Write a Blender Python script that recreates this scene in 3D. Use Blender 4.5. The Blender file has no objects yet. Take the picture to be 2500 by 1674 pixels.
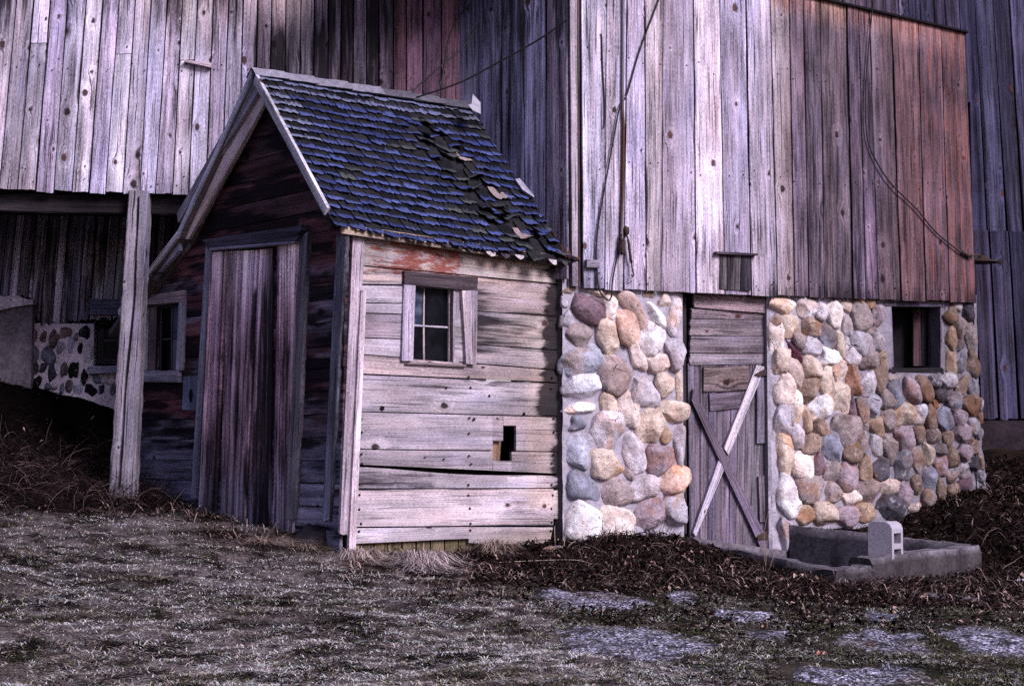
import bpy, bmesh, math, random
import numpy as np
from mathutils import Vector

random.seed(7); np.random.seed(7)
sc = bpy.context.scene
COL = sc.collection
F = 4150.0; CX, CY = 1250.0, 837.0
HZ = 1110.0
TILT = math.atan((HZ - CY) / F)
CAM = Vector((0.0, 0.0, 1.5))
ct, st = math.cos(TILT), math.sin(TILT)
V_R, V_F, V_U = Vector((1, 0, 0)), Vector((0, ct, st)), Vector((0, -st, ct))

def ray(px, py):
    return V_R * ((px - CX) / F) + V_U * ((CY - py) / F) + V_F
def proj(p):
    d = p - CAM
    z = d.dot(V_F)
    return CX + F * d.dot(V_R) / z, CY - F * d.dot(V_U) / z

class Plane:
    """a vertical plane: origin (x, y), unit direction u in plan, normal n towards the photographer's side"""
    def __init__(s, o, d):
        s.o = Vector((o[0], o[1], 0.0)); s.u = Vector((d[0], d[1], 0.0)).normalized()
        s.n = Vector((s.u.y, -s.u.x, 0.0))
        if s.n.dot(Vector((0, -1, 0))) < 0: s.n = -s.n
    def shift(s, k):
        q = s.o + s.n * k
        return Plane((q.x, q.y), (s.u.x, s.u.y))
    def hit(s, px, py):
        r = ray(px, py)
        t = (s.o - CAM).dot(s.n) / r.dot(s.n)
        return CAM + r * t
    def px(s, px, py):
        p = s.hit(px, py) - s.o
        return (p.dot(s.u), p.z)
    def pt(s, a, z, off=0.0):
        return s.o + s.u * a + Vector((0, 0, z)) + s.n * off

C0 = (-1.221, 12.3)
SR = Plane(C0, (.773, .634))            # shed side wall
SF = Plane(C0, (.634, -.773))           # shed front wall (u points right, towards the corner)
K = (.418, 13.545)
WP = Plane(K, (.81, -.586))             # wing side wall
BP = Plane(K, (.906, .423))             # wing front wall
M0 = (-.42, 14.15)
MP = Plane(M0, (.996, .087))            # barn wall over the overhang
LP = MP.shift(-1.6)                     # recessed lower barn wall
RP = Plane((4.25, 16.5), (.966, .259))  # barn wall right of and above the wing

# ------------------------------------------------------------------ noise in numpy
def _h(ix, iy, s):
    n = (ix * 374761393 + iy * 668265263 + s * 1442695041) & 0xffffffff
    n = ((n ^ (n >> 13)) * 1274126177) & 0xffffffff
    return ((n ^ (n >> 16)) & 0xffff) / 65535.0
def vnoise(x, y, s=0):
    x = np.asarray(x, float); y = np.asarray(y, float)
    ix = np.floor(x).astype(np.int64); iy = np.floor(y).astype(np.int64)
    fx = x - ix; fy = y - iy
    fx = fx * fx * (3 - 2 * fx); fy = fy * fy * (3 - 2 * fy)
    a = _h(ix, iy, s); b = _h(ix + 1, iy, s); c = _h(ix, iy + 1, s); d = _h(ix + 1, iy + 1, s)
    return (a * (1 - fx) + b * fx) * (1 - fy) + (c * (1 - fx) + d * fx) * fy
def fbm(x, y, s=0, o=4):
    r = 0; w = .5; t = 0
    for i in range(o):
        r = r + w * vnoise(np.asarray(x) * 2 ** i, np.asarray(y) * 2 ** i, s + i * 17); t += w; w *= .5
    return r / t
def sst(a, b, x):
    t = np.clip((np.asarray(x, float) - a) / (b - a), 0, 1)
    return t * t * (3 - 2 * t)
def lerp(a, b, t): return a + (b - a) * t
def mix3(a, b, t): return tuple(a[i] + (b[i] - a[i]) * t for i in range(3))
def mul3(a, k): return tuple(x * k for x in a)
def interp(x, pts):
    for (x0, y0), (x1, y1) in zip(pts, pts[1:]):
        if x <= x1: return y0 + (y1 - y0) * (x - x0) / (x1 - x0)
    (x0, y0), (x1, y1) = pts[-2:]
    return y0 + (y1 - y0) * (x - x0) / (x1 - x0)

# ------------------------------------------------------------------ mesh builder
class MB:
    def __init__(s): s.v = []; s.f = []; s.uv = []; s.t = []; s.m = []
    def vert(s, p, uv=(0, 0), t=(.5, .5, .5), m=(0, 0, 0)):
        s.v.append((p[0], p[1], p[2])); s.uv.append((uv[0], uv[1])); s.t.append((t[0], t[1], t[2], 1)); s.m.append((m[0], m[1], m[2], 1))
        return len(s.v) - 1
    def grid(s, P, UV, T, Mk):
        ids = [[s.vert(P[i][j], UV[i][j], T[i][j], Mk[i][j]) for j in range(len(P[0]))] for i in range(len(P))]
        for i in range(len(P) - 1):
            for j in range(len(P[0]) - 1):
                s.f.append((ids[i][j], ids[i][j + 1], ids[i + 1][j + 1], ids[i + 1][j]))
        return ids
    def quad(s, pts, t=(.5, .5, .5), m=(0, 0, 0), uvs=None):
        ids = [s.vert(p, (uvs[i] if uvs else (p[0] + p[1], p[2])), t, m) for i, p in enumerate(pts)]
        s.f.append(tuple(ids))
    def build(s, name, mat, parent=None, smooth=False):
        return link_np(name, np.array(s.v, float).reshape(-1, 3), s.f, mat, parent,
                       np.array(s.uv, float), np.array(s.t, float), np.array(s.m, float), smooth)

def link_np(name, v, f, mat, parent=None, uv=None, t=None, m=None, smooth=False):
    me = bpy.data.meshes.new(name)
    if isinstance(f, np.ndarray):
        n, k = f.shape
        me.vertices.add(len(v)); me.vertices.foreach_set('co', v.astype(np.float32).ravel())
        me.loops.add(n * k); me.loops.foreach_set('vertex_index', f.astype(np.int32).ravel())
        me.polygons.add(n); me.polygons.foreach_set('loop_start', np.arange(0, n * k, k, dtype=np.int32))
        me.update(calc_edges=True); me.validate()
    else:
        me.from_pydata([tuple(x) for x in v], [], f)
    if uv is not None:
        L = me.uv_layers.new(name='UVMap')
        idx = np.zeros(len(me.loops), dtype=np.int32); me.loops.foreach_get('vertex_index', idx)
        L.data.foreach_set('uv', uv[idx].astype(np.float32).ravel())
    for nm, arr in (('tone', t), ('mask', m)):
        if arr is not None:
            a = me.color_attributes.new(nm, 'FLOAT_COLOR', 'POINT')
            a.data.foreach_set('color', arr.astype(np.float32).ravel())
    if smooth: me.polygons.foreach_set('use_smooth', [True] * len(me.polygons))
    me.materials.append(mat)
    o = bpy.data.objects.new(name, me); COL.objects.link(o)
    if parent: o.parent = parent
    return o

def thing(name, label, cat, loc=(0, 0, 0), group=None):
    o = bpy.data.objects.new(name, None); COL.objects.link(o)
    o.location = loc; o.empty_display_size = .2
    o['label'] = label; o['category'] = cat
    if group: o['group'] = group
    return o
def tag(o, label, cat, group=None):
    o['label'] = label; o['category'] = cat
    if group: o['group'] = group
    return o

# ------------------------------------------------------------------ node helpers
class NT:
    def __init__(s, name):
        s.mat = bpy.data.materials.new(name); s.mat.use_nodes = True
        s.t = s.mat.node_tree; s.t.nodes.clear()
        s.out = s.n('ShaderNodeOutputMaterial'); s.b = s.n('ShaderNodeBsdfPrincipled')
        s.l(s.b.outputs[0], s.out.inputs[0])
        s.b.inputs['Specular IOR Level'].default_value = .06
    def n(s, ty, **kw):
        x = s.t.nodes.new(ty)
        for k, v in kw.items(): setattr(x, k, v)
        return x
    def l(s, a, b): s.t.links.new(a, b)
    def put(s, sock, v):
        if isinstance(v, bpy.types.NodeSocket): s.l(v, sock)
        elif isinstance(v, (tuple, list)) and sock.type == 'RGBA' and len(v) == 3: sock.default_value = (*v, 1)
        else: sock.default_value = v
    def math(s, op, a, b=0.0, c=0.0, clamp=False):
        x = s.n('ShaderNodeMath', operation=op); x.use_clamp = clamp
        s.put(x.inputs[0], a); s.put(x.inputs[1], b); s.put(x.inputs[2], c)
        return x.outputs[0]
    def comb(s, x, y, z=0.0):
        c = s.n('ShaderNodeCombineXYZ'); s.put(c.inputs[0], x); s.put(c.inputs[1], y); s.put(c.inputs[2], z); return c.outputs[0]
    def sep(s, v):
        c = s.n('ShaderNodeSeparateXYZ'); s.put(c.inputs[0], v); return c.outputs
    def noise(s, vec, scale=1.0, detail=2.0, rough=.5):
        x = s.n('ShaderNodeTexNoise'); s.put(x.inputs['Vector'], vec); s.put(x.inputs['Scale'], scale)
        s.put(x.inputs['Detail'], detail); s.put(x.inputs['Roughness'], rough); return x.outputs[0]
    def ss(s, v, a, b, lo=0.0, hi=1.0):
        x = s.n('ShaderNodeMapRange', interpolation_type='SMOOTHSTEP')
        s.put(x.inputs[0], v); s.put(x.inputs[1], a); s.put(x.inputs[2], b); s.put(x.inputs[3], lo); s.put(x.inputs[4], hi)
        return x.outputs[0]
    def mix(s, fac, a, b, mode='MIX'):
        x = s.n('ShaderNodeMix', data_type='RGBA', blend_type=mode)
        s.put(x.inputs[0], fac); s.put(x.inputs[6], a); s.put(x.inputs[7], b); return x.outputs[2]
    def attr(s, name):
        return s.n('ShaderNodeAttribute', attribute_name=name).outputs[0]
    def uv(s): return s.n('ShaderNodeUVMap', uv_map='UVMap').outputs[0]
    def obj(s): return s.n('ShaderNodeTexCoord').outputs['Object']
    def bump(s, h, strength=.5, dist=.01):
        x = s.n('ShaderNodeBump'); s.put(x.inputs['Height'], h); x.inputs['Strength'].default_value = strength
        x.inputs['Distance'].default_value = dist; s.l(x.outputs[0], s.b.inputs['Normal'])
    def done(s, col, rough=.85):
        s.put(s.b.inputs['Base Color'], col); s.put(s.b.inputs['Roughness'], rough); return s.mat

def wood(name, gc=1.0, bc=1.0, crack=.8, streakv=1.4, darkcol=(.010, .008, .011), redcol=(.20, .032, .018), rough=.85, redv=7.0, redf=.85):
    N = NT(name)
    u, v, _ = N.sep(N.uv())
    tone = N.attr('tone'); mk = N.sep(N.attr('mask'))
    warp = N.noise(N.comb(N.math('MULTIPLY', u, 6), N.math('MULTIPLY', v, 1.3)), 1, 2)
    u1 = N.math('ADD', u, N.math('MULTIPLY', N.math('SUBTRACT', warp, .5), .016))
    su, sv = 4.6, 2.9
    vo = N.n('ShaderNodeTexVoronoi', voronoi_dimensions='2D', feature='F1')
    N.put(vo.inputs['Vector'], N.comb(N.math('MULTIPLY', u, su), N.math('MULTIPLY', v, sv))); N.put(vo.inputs['Scale'], 1.0)
    pu, pv, _ = N.sep(vo.outputs['Position'])
    du = N.math('SUBTRACT', u, N.math('DIVIDE', pu, su)); dv = N.math('SUBTRACT', v, N.math('DIVIDE', pv, sv))
    cr, cg, cb = N.sep(vo.outputs['Color'])
    ex = N.math('GREATER_THAN', mk[2], cr)
    dv7 = N.math('MULTIPLY', dv, .68)
    rr = N.math('SQRT', N.math('ADD', N.math('MULTIPLY', du, du), N.math('MULTIPLY', dv7, dv7)))
    size = N.math('ADD', N.math('MULTIPLY', N.math('MULTIPLY', cg, cg), 1.0), .38)
    kn = N.noise(N.comb(N.math('MULTIPLY', u, 34), N.math('MULTIPLY', v, 26)), 1, 2)
    rr = N.math('MULTIPLY', N.math('DIVIDE', rr, size), N.math('ADD', .45, N.math('MULTIPLY', kn, 1.1)))
    def gauss(r, sg):
        q = N.math('DIVIDE', r, sg); return N.math('EXPONENT', N.math('MULTIPLY', N.math('MULTIPLY', q, q), -1.0))
    g1 = N.math('MULTIPLY', gauss(rr, .05), ex); g2 = N.math('MULTIPLY', gauss(rr, .035), ex)
    u2 = N.math('SUBTRACT', u1, N.math('MULTIPLY', N.math('MULTIPLY', du, .9), g1))
    u2 = N.math('ADD', u2, N.math('MULTIPLY', N.math('MULTIPLY', rr, 1.1), g2))
    streak = N.noise(N.comb(N.math('MULTIPLY', u2, 125), N.math('MULTIPLY', v, streakv * 1.9)), 1, 4, .75)
    band = N.noise(N.comb(N.math('MULTIPLY', u2, 17), N.math('MULTIPLY', v, streakv * .45)), 1, 2, .5)
    ck = N.noise(N.comb(N.math('ADD', N.math('MULTIPLY', u2, 70), 31.7), N.math('MULTIPLY', v, 1.5)), 1, 2, .5)
    ckm = N.ss(ck, .33, .40, 1, 0)
    blot = N.noise(N.comb(N.math('MULTIPLY', u, 5), N.math('MULTIPLY', v, 2.2)), 1, 4, .6)
    fine = N.noise(N.comb(N.math('MULTIPLY', u2, 190), N.math('MULTIPLY', v, 38)), 1, 3, .8)
    val = N.math('ADD', 1.0, N.math('MULTIPLY', N.math('SUBTRACT', streak, .5), 2.2 * gc))
    val = N.math('ADD', val, N.math('MULTIPLY', N.math('SUBTRACT', fine, .5), 2.3 * (gc * .5 + .5)))
    val = N.math('ADD', val, N.math('MULTIPLY', N.math('SUBTRACT', band, .5), 1.5 * bc))
    val = N.math('ADD', val, N.math('MULTIPLY', N.math('SUBTRACT', blot, .5), 1.1))
    val = N.math('ADD', val, N.math('MULTIPLY', gauss(N.math('SUBTRACT', rr, .05), .022), N.math('MULTIPLY', ex, .14)))
    val = N.math('MULTIPLY', N.math('POWER', N.math('MAXIMUM', val, .06), 1.5), .88)
    vv = N.comb(val, val, val)
    col = N.mix(1.0, tone, vv, 'MULTIPLY')
    # warm and cool drift of the weathering
    hue = N.noise(N.comb(N.math('ADD', N.math('MULTIPLY', u, 7), 9.1), N.math('MULTIPLY', v, 1.1)), 1, 3)
    col = N.mix(N.ss(hue, .5, .75, 0, .45), col, N.mix(1.0, col, (1.12, .93, .86), 'MULTIPLY'))
    col = N.mix(N.ss(hue, .5, .28, 0, .5), col, N.mix(1.0, col, (.86, .92, 1.16), 'MULTIPLY'))
    col = N.mix(N.math('MULTIPLY', ckm, crack), col, (.02, .015, .018))
    core = N.math('MULTIPLY', N.ss(rr, .024, .013, 0, 1), ex)
    col = N.mix(N.math('MULTIPLY', core, .93), col, N.mix(N.ss(cb, .3, .9), (.016, .009, .009), (.075, .03, .025)))
    # red paint remains, then black staining: ragged along the grain
    rn = N.noise(N.comb(N.math('MULTIPLY', u2, 30), N.math('MULTIPLY', v, redv)), 1, 5, .7)
    rf = N.ss(N.math('ADD', mk[1], N.math('MULTIPLY', N.math('SUBTRACT', rn, .5), 1.5)), .45, .72)
    rf = N.math('MULTIPLY', rf, N.ss(mk[1], .02, .1))
    col = N.mix(N.math('MULTIPLY', rf, redf), col, N.mix(1.0, N.comb(val, val, val), redcol, 'MULTIPLY') if redf < .8 else redcol)
    dn = N.noise(N.comb(N.math('MULTIPLY', u2, 24), N.math('MULTIPLY', v, 1.5)), 1, 4, .65)
    df = N.ss(N.math('ADD', mk[0], N.math('MULTIPLY', N.math('SUBTRACT', dn, .5), 1.5)), .35, .85)
    df = N.math('MULTIPLY', df, N.ss(mk[0], .02, .12))
    col = N.mix(N.math('MULTIPLY', df, .93), col, darkcol)
    h = N.math('SUBTRACT', N.math('ADD', streak, N.math('MULTIPLY', band, .6)), N.math('MULTIPLY', ckm, .9))
    N.bump(h, .7, .006)
    return N.done(col, rough)

W_SIDING = wood('weathered siding', 1.0, 1.0, .85, redcol=(.24, .085, .07), redv=2.2, redf=.6)
W_DKS = wood('dark siding', 1.5, 2.0, .9, .8)
W_PLANK = wood('weathered plank', 1.0, .8, .8, 1.0)
W_TRIM = wood('weathered trim', .85, .75, .7)
W_DARK = wood('tarred board', .9, 1.2, .6, 1.2)

def simple(name, col, rough=.8, spec=.25, metal=0.0, var=.25, scale=30, var_col=None):
    N = NT(name)
    n = N.noise(N.obj(), scale, 4, .65)
    c = N.mix(N.ss(n, .35, .65), mul3(col, 1 - var), var_col or mul3(col, 1 + var))
    N.b.inputs['Metallic'].default_value = metal; N.b.inputs['Specular IOR Level'].default_value = spec
    N.bump(n, .3, .005)
    return N.done(c, rough)

def toned(name, scale=40, contrast=.5, rough=.85, bump=.5, spots=0.0, spotcol=(.02, .02, .02), bdist=.006, spec=.03):
    """the tone attribute with mineral speckle"""
    N = NT(name)
    p = N.obj(); t = N.attr('tone')
    n1 = N.noise(p, scale, 5, .7); n2 = N.noise(p, scale * .22, 3, .6)
    v = N.math('ADD', 1.0, N.math('MULTIPLY', N.math('SUBTRACT', n1, .5), 2 * contrast))
    v = N.math('ADD', v, N.math('MULTIPLY', N.math('SUBTRACT', n2, .5), 1.6 * contrast))
    v = N.math('MAXIMUM', v, .08)
    c = N.mix(1.0, t, N.comb(v, v, v), 'MULTIPLY')
    if spots:
        n3 = N.noise(p, scale * .55, 3, .6)
        c = N.mix(N.math('MULTIPLY', N.ss(n3, .58, .70), spots), c, spotcol)
    N.b.inputs['Specular IOR Level'].default_value = spec
    N.bump(N.math('ADD', n1, n2), bump, bdist)
    return N.done(c, rough)

def stone_mat():
    N = NT('fieldstone'); p = N.obj(); t = N.attr('tone')
    n1 = N.noise(p, 26, 5, .72); n2 = N.noise(p, 8, 3, .6); n3 = N.noise(p, 85, 3, .75)
    v = N.math('ADD', 1.0, N.math('MULTIPLY', N.math('SUBTRACT', n1, .5), 1.5))
    v = N.math('ADD', v, N.math('MULTIPLY', N.math('SUBTRACT', n2, .5), .9))
    v = N.math('ADD', v, N.math('MULTIPLY', N.math('SUBTRACT', n3, .5), .75))
    v = N.math('POWER', N.math('MAXIMUM', v, .12), 1.25)
    c = N.mix(1.0, t, N.comb(v, v, v), 'MULTIPLY')
    pit = N.ss(N.noise(p, 34, 2, .5), .31, .25)
    vo = N.n('ShaderNodeTexVoronoi', feature='DISTANCE_TO_EDGE'); N.put(vo.inputs['Vector'], N.mix(.12, p, N.n('ShaderNodeTexNoise').outputs[1])); vo.inputs['Scale'].default_value = 7
    cr = N.math('MULTIPLY', N.ss(vo.outputs['Distance'], .022, .004), N.ss(n2, .56, .66))
    c = N.mix(N.math('MULTIPLY', N.math('MAXIMUM', pit, cr), .75), c, (.06, .045, .045))
    pale = N.ss(N.noise(p, 13, 4, .7), .60, .72)
    c = N.mix(N.math('MULTIPLY', pale, .5), c, (.62, .58, .62))
    h = N.math('SUBTRACT', N.math('ADD', N.math('ADD', n1, n2), N.math('MULTIPLY', n3, .35)), N.math('MAXIMUM', pit, cr))
    N.bump(h, .9, .016)
    return N.done(c, .85)
STONE = stone_mat()
MORTAR = toned('lime mortar', 60, .5, .95, .8, .3, (.10, .085, .095), .01)
CONCRETE = toned('rough concrete', 32, .95, .9, .8, .55, (.03, .025, .03), .012)
BLOCK = toned('cinder block', 160, .35, .9, .6, .0)
SHINGLE = toned('worn shingle', 110, .8, .8, .7, .65, (.006, .006, .008), .004, .06)
IRON = simple('rusted iron', (.035, .018, .014), .7, .3, .0, .6, 60)
RUBBER = simple('black cable', (.012, .010, .012), .6, .3)
PIPEM = toned('rusty pipe', 12, .5, .6, .3, .0)
TIN = simple('pale tin', (.34, .32, .38), .45, .5, .0, .15, 12)
PLANTM = toned('dry stems', 20, .3, .8, .0)
SOILM = None

def pane_mat(name, col, rough, var):
    N = NT(name)
    n = N.noise(N.obj(), 9, 3, .6)
    N.b.inputs['Specular IOR Level'].default_value = .03
    return N.done(N.mix(N.ss(n, .4, .65), col, var), rough)
PANE = pane_mat('dark pane', (.004, .004, .006), .08, (.008, .008, .012))
PANE_HAZY = pane_mat('hazy pane', (.022, .030, .050), .35, (.085, .10, .14))  # paler and bluer colour than the dark pane
VOID = simple('unlit void', (.012, .010, .012), .95, .05)  # near-black paint standing in for unlit space behind gaps, holes and openings

# ------------------------------------------------------------------ boards
_seed = [0]
def board(mb, pl, q, th=.022, off=0.0, axis='v', tone=None, mask=None, cell=.07, jag0=0., jag1=0., warp=.004, na=6, wuv=None):
    """q = four (a, z) corners: bottom-left, bottom-right, top-right, top-left; one plank with thickness"""
    _seed[0] += 1; R = random.Random(_seed[0] * 7919)
    r = (R.random(), R.random(), R.random())
    bl, br, tr, tl = [Vector((a, z, 0)) for a, z in q]
    if axis == 'v': A0, A1, B0, B1 = bl, br, tl, tr      # along = up, across = left to right
    else: A0, A1, B0, B1 = bl, tl, br, tr                # along = left to right, across = bottom to top
    L = ((B0 - A0).length + (B1 - A1).length) / 2; Wd = ((A1 - A0).length + (B1 - B0).length) / 2
    n = max(2, int(L / cell)); n = min(n, 90)
    tint = (1 + R.gauss(0, .045), 1.0, 1 + R.gauss(0, .05)) if wuv is None else (1, 1, 1)
    w4 = [R.uniform(-warp, warp) for _ in range(4)]; bow = R.uniform(-warp, warp)
    ou, ov = R.uniform(0, 60), R.uniform(0, 60)
    P, UV, T, Mk = [], [], [], []
    II, JJ = np.meshgrid(np.arange(n + 1) / n * L, np.arange(na + 1) / na * Wd, indexing='ij')
    if wuv is None: nz_d = fbm(II * 1.1 + ou * 3, JJ * 6 + ov * 3, _seed[0] % 50, 3); eg = R.gauss(0, .22)
    else: nz_d = fbm(II * 1.1 + q[0][0] * 1.1 + wuv[0], JJ * 6 + wuv[1], 7, 3); eg = 0
    edged = Wd > .09 and th < .03 and wuv is None; e0_, e1_ = R.uniform(.1, .85), R.uniform(.1, .85)
    tt_ = np.arange(n + 1) / n * L; ne_ = np.stack([fbm(tt_ * 1.6 + ou, tt_ * 0 + ov, 3, 3), fbm(tt_ * 1.6 + ov, tt_ * 0 + ou, 5, 3)], 1)
    for i in range(n + 1):
        t = i / n
        rowp, rowu, rowt, rowm = [], [], [], []
        for j in range(na + 1):
            s = (0, .05, .25, .5, .75, .95, 1)[j] if na == 6 else j / na
            p = A0.lerp(A1, s).lerp(B0.lerp(B1, s), t)
            if i == 0 and jag0: p = p + (A0 - B0).normalized() * R.uniform(-jag0, jag0)
            if i == n and jag1: p = p + (B0 - A0).normalized() * R.uniform(-jag1, jag1)
            o = off + th + lerp(lerp(w4[0], w4[1], s), lerp(w4[2], w4[3], s), t) + bow * math.sin(math.pi * t) + (.25 - (s - .5) ** 2) * .006
            w = pl.pt(p.x, p.y, o)
            ppx = proj(w)
            rowp.append(w); rowu.append((ou + s * Wd, ov + t * L) if wuv is None else ((wuv[0] + p.y, wuv[1] + p.x) if axis == 'h' else (wuv[0] + p.x, wuv[1] + p.y)))
            kk = 1 + (nz_d[i][j] - .5) * 1.1 + eg * (s - .5)
            tc_ = tone(ppx[0], ppx[1], r); rowt.append(mul3((tc_[0] * tint[0], tc_[1], tc_[2] * tint[2]), max(.25, kk))); mk_ = mask(ppx[0], ppx[1], r)
            if j in (0, na) and edged: mk_ = (mk_[0] + (e0_ if j == 0 else e1_) * float(sst(.35, .7, ne_[i, 0 if j == 0 else 1])), mk_[1], mk_[2])
            rowm.append(mk_)
        P.append(rowp); UV.append(rowu); T.append(rowt); Mk.append(rowm)
    ids = mb.grid(P, UV, T, Mk)
    # sides
    loop = [(i, 0) for i in range(n + 1)] + [(n, j) for j in range(1, na + 1)] + [(i, na) for i in range(n - 1, -1, -1)] + [(0, j) for j in range(na - 1, 0, -1)]
    fr = []; bk = []
    for i, j in loop:
        c = P[i][j]; b = c - pl.n * (th + .004)
        uu = UV[i][j]; tt = mul3(T[i][j], .8)
        fr.append(mb.vert(c, uu, tt, Mk[i][j])); bk.append(mb.vert(b, (uu[0] + .01, uu[1]), tt, Mk[i][j]))
    m = len(loop)
    for k in range(m):
        k2 = (k + 1) % m
        mb.f.append((fr[k], fr[k2], bk[k2], bk[k]))
    return L

def nail(mb, pl, a, z, off, s=.006, t=(.012, .009, .009)):
    pts = [pl.pt(a + dx * s, z + dz * s, off) for dx, dz in ((-1, -1), (1, -1), (1, 1), (-1, 1))]
    top = [p + pl.n * .004 for p in pts]
    mb.quad(top, t)
    for k in range(4): mb.quad([pts[k], pts[(k + 1) % 4], top[(k + 1) % 4], top[k]], t)

def beam(mb, p0, p1, w, d, xd, tone, mask, n=24, w1=None, d1=None, jit=.004, seed=1):
    """squared timber from p0 to p1: section w along xd, d across it"""
    R = random.Random(seed)
    ax = (p1 - p0).normalized(); xd = (xd - ax * xd.dot(ax)).normalized(); yd = ax.cross(xd)
    L = (p1 - p0).length; w1 = w1 or w; d1 = d1 or d
    c4 = [(-1, -1), (1, -1), (1, 1), (-1, 1)]
    ch = .12
    ring8 = [(-1 + ch, -1), (1 - ch, -1), (1, -1 + ch), (1, 1 - ch), (1 - ch, 1), (-1 + ch, 1), (-1, 1 - ch), (-1, -1 + ch)]
    ids = []
    for i in range(n + 1):
        t = i / n; row = []
        ww = lerp(w, w1, t) / 2; dd = lerp(d, d1, t) / 2
        per = 0
        for k in range(9):
            a, b = ring8[k % 8]
            p = p0.lerp(p1, t) + xd * (a * ww + R.uniform(-jit, jit)) + yd * (b * dd + R.uniform(-jit, jit))
            px = proj(p)
            if k == 8: p = Vector(mb.v[row[0]])
            row.append(mb.vert(p, (seed * 3.7 + per, seed * 1.3 + t * L), tone(px[0], px[1], (.5, .5, .5)), mask(px[0], px[1], (.5, .5, .5))))
            per += (ww * 1.7 if k % 2 == 0 else ww * .2)
        ids.append(row)
    for i in range(n):
        for k in range(8): mb.f.append((ids[i][k], ids[i][k + 1], ids[i + 1][k + 1], ids[i + 1][k]))
    mb.f.append(tuple(ids[0][:8][::-1])); mb.f.append(tuple(ids[n][:8]))

def crom(pts, n=8):
    out = []
    P = [pts[0]] + list(pts) + [pts[-1]]
    for i in range(1, len(P) - 2):
        for k in range(n):
            t = k / n
            p0, p1, p2, p3 = P[i - 1], P[i], P[i + 1], P[i + 2]
            out.append(.5 * ((2 * p1) + (p2 - p0) * t + (2 * p0 - 5 * p1 + 4 * p2 - p3) * t * t + (3 * p1 - p0 - 3 * p2 + p3) * t ** 3))
    out.append(pts[-1]); return out
def tube(mb, pts, r, n=6, tone=(.02, .02, .02), r1=None, tf=None):
    rows = []
    for i, p in enumerate(pts):
        d = (pts[min(i + 1, len(pts) - 1)] - pts[max(i - 1, 0)]).normalized()
        x = d.cross(Vector((0, 0, 1)) if abs(d.z) < .9 else Vector((0, 1, 0))).normalized(); y = d.cross(x)
        rad = lerp(r, r1, i / (len(pts) - 1)) if r1 is not None else r
        tt = tf(i / (len(pts) - 1)) if tf else tone
        rows.append([mb.vert(p + (x * math.cos(2 * math.pi * k / n) + y * math.sin(2 * math.pi * k / n)) * rad, (k / n, i * .1), tt) for k in range(n)])
    for i in range(len(rows) - 1):
        for k in range(n): mb.f.append((rows[i][k], rows[i][(k + 1) % n], rows[i + 1][(k + 1) % n], rows[i + 1][k]))
    mb.f.append(tuple(rows[0][::-1])); mb.f.append(tuple(rows[-1]))

def sheet(mb, pl, pts, off, tone=(.02, .02, .02)):
    mb.quad([pl.pt(a, z, off) for a, z in pts], tone)

ZERO = lambda x, y, r: (0, 0, 0)
def const(c, var=.15): return lambda x, y, r: mul3(c, 1 + (r[0] - .5) * 2 * var)
def kmask(d=0, rd=0, k=.35): return lambda x, y, r: (d, rd, k)

exec_parts = []
# ------------------------------------------------------------------ terrain height
def at_depth(px, py, Y):
    r = ray(px, py); t = (Y - CAM.y) / r.y
    return CAM + r * t
_cp = [at_depth(*q) for q in [
    (0, 1674, 7.6), (1250, 1674, 7.5), (2500, 1674, 7.6), (0, 1400, 10.1), (0, 1250, 12.5), (0, 1100, 14.0),
    (838, 1352, 12.3), (1100, 1352, 12.9), (1390, 1332, 13.45), (1530, 1316, 13.6), (1690, 1336, 13.6), (1600, 1400, 12.5),
    (720, 1302, 12.8), (500, 1248, 13.87), (336, 1168, 14.77), (304, 1208, 13.75), (283, 971, 15.6), (100, 940, 15.6), (40, 934, 15.2),
    (2039, 1426, 12.45), (2385, 1390, 13.95), (2500, 1500, 10.75), (2039, 1550, 9.3), (2195, 1262, 14.92), (2340, 1198, 15.2), (2402, 1178, 15.45),
    (2500, 1105, 16.5), (2470, 1250, 14.9), (1250, 1500, 9.8), (600, 1500, 9.4)]]
_cp += [Vector(q) for q in [(-14, 0, 0), (14, 0, 0), (0, 0, 0), (0, 4, .25), (-13, 9, .9), (13, 10, .6), (-13, 17, 2.3), (13, 18, 1.5), (0, 26, 2.2), (0, -12, -.5), (-4, 7, .5), (4.5, 7, .45), (-8, 14, 1.8), (8, 14.5, .9)]]
_X = np.array([[p.x, p.y] for p in _cp]); _Z = np.array([p.z for p in _cp])
def _U(r2): return np.where(r2 > 1e-9, r2 * np.log(np.maximum(r2, 1e-9)), 0)
_n = len(_X)
_Km = _U(((_X[:, None] - _X[None]) ** 2).sum(-1)) + np.eye(_n) * .12
_Pm = np.hstack([np.ones((_n, 1)), _X])
_A = np.block([[_Km, _Pm], [_Pm.T, np.zeros((3, 3))]])
_wt = np.linalg.solve(_A, np.concatenate([_Z, np.zeros(3)]))
def gz_np(x, y):
    x = np.asarray(x, float); y = np.asarray(y, float)
    xc = np.clip(x, -14, 14); yc = np.clip(y, -12, 26)
    z = _wt[_n] + _wt[_n + 1] * xc + _wt[_n + 2] * yc
    for i in range(_n):
        z = z + _wt[i] * _U((xc - _X[i, 0]) ** 2 + (yc - _X[i, 1]) ** 2)
    near = np.exp(-(((x) / 9) ** 2 + ((y - 11) / 9) ** 2))
    z = z + near * ((fbm(x * 1.6, y * 1.6, 3, 3) - .5) * .09 + (fbm(x * 6, y * 6, 9, 3) - .5) * .05 + (fbm(x * 15, y * 15, 19, 2) - .5) * .030)
    return z
def gz(x, y): return float(gz_np(np.array([x]), np.array([y]))[0])
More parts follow.
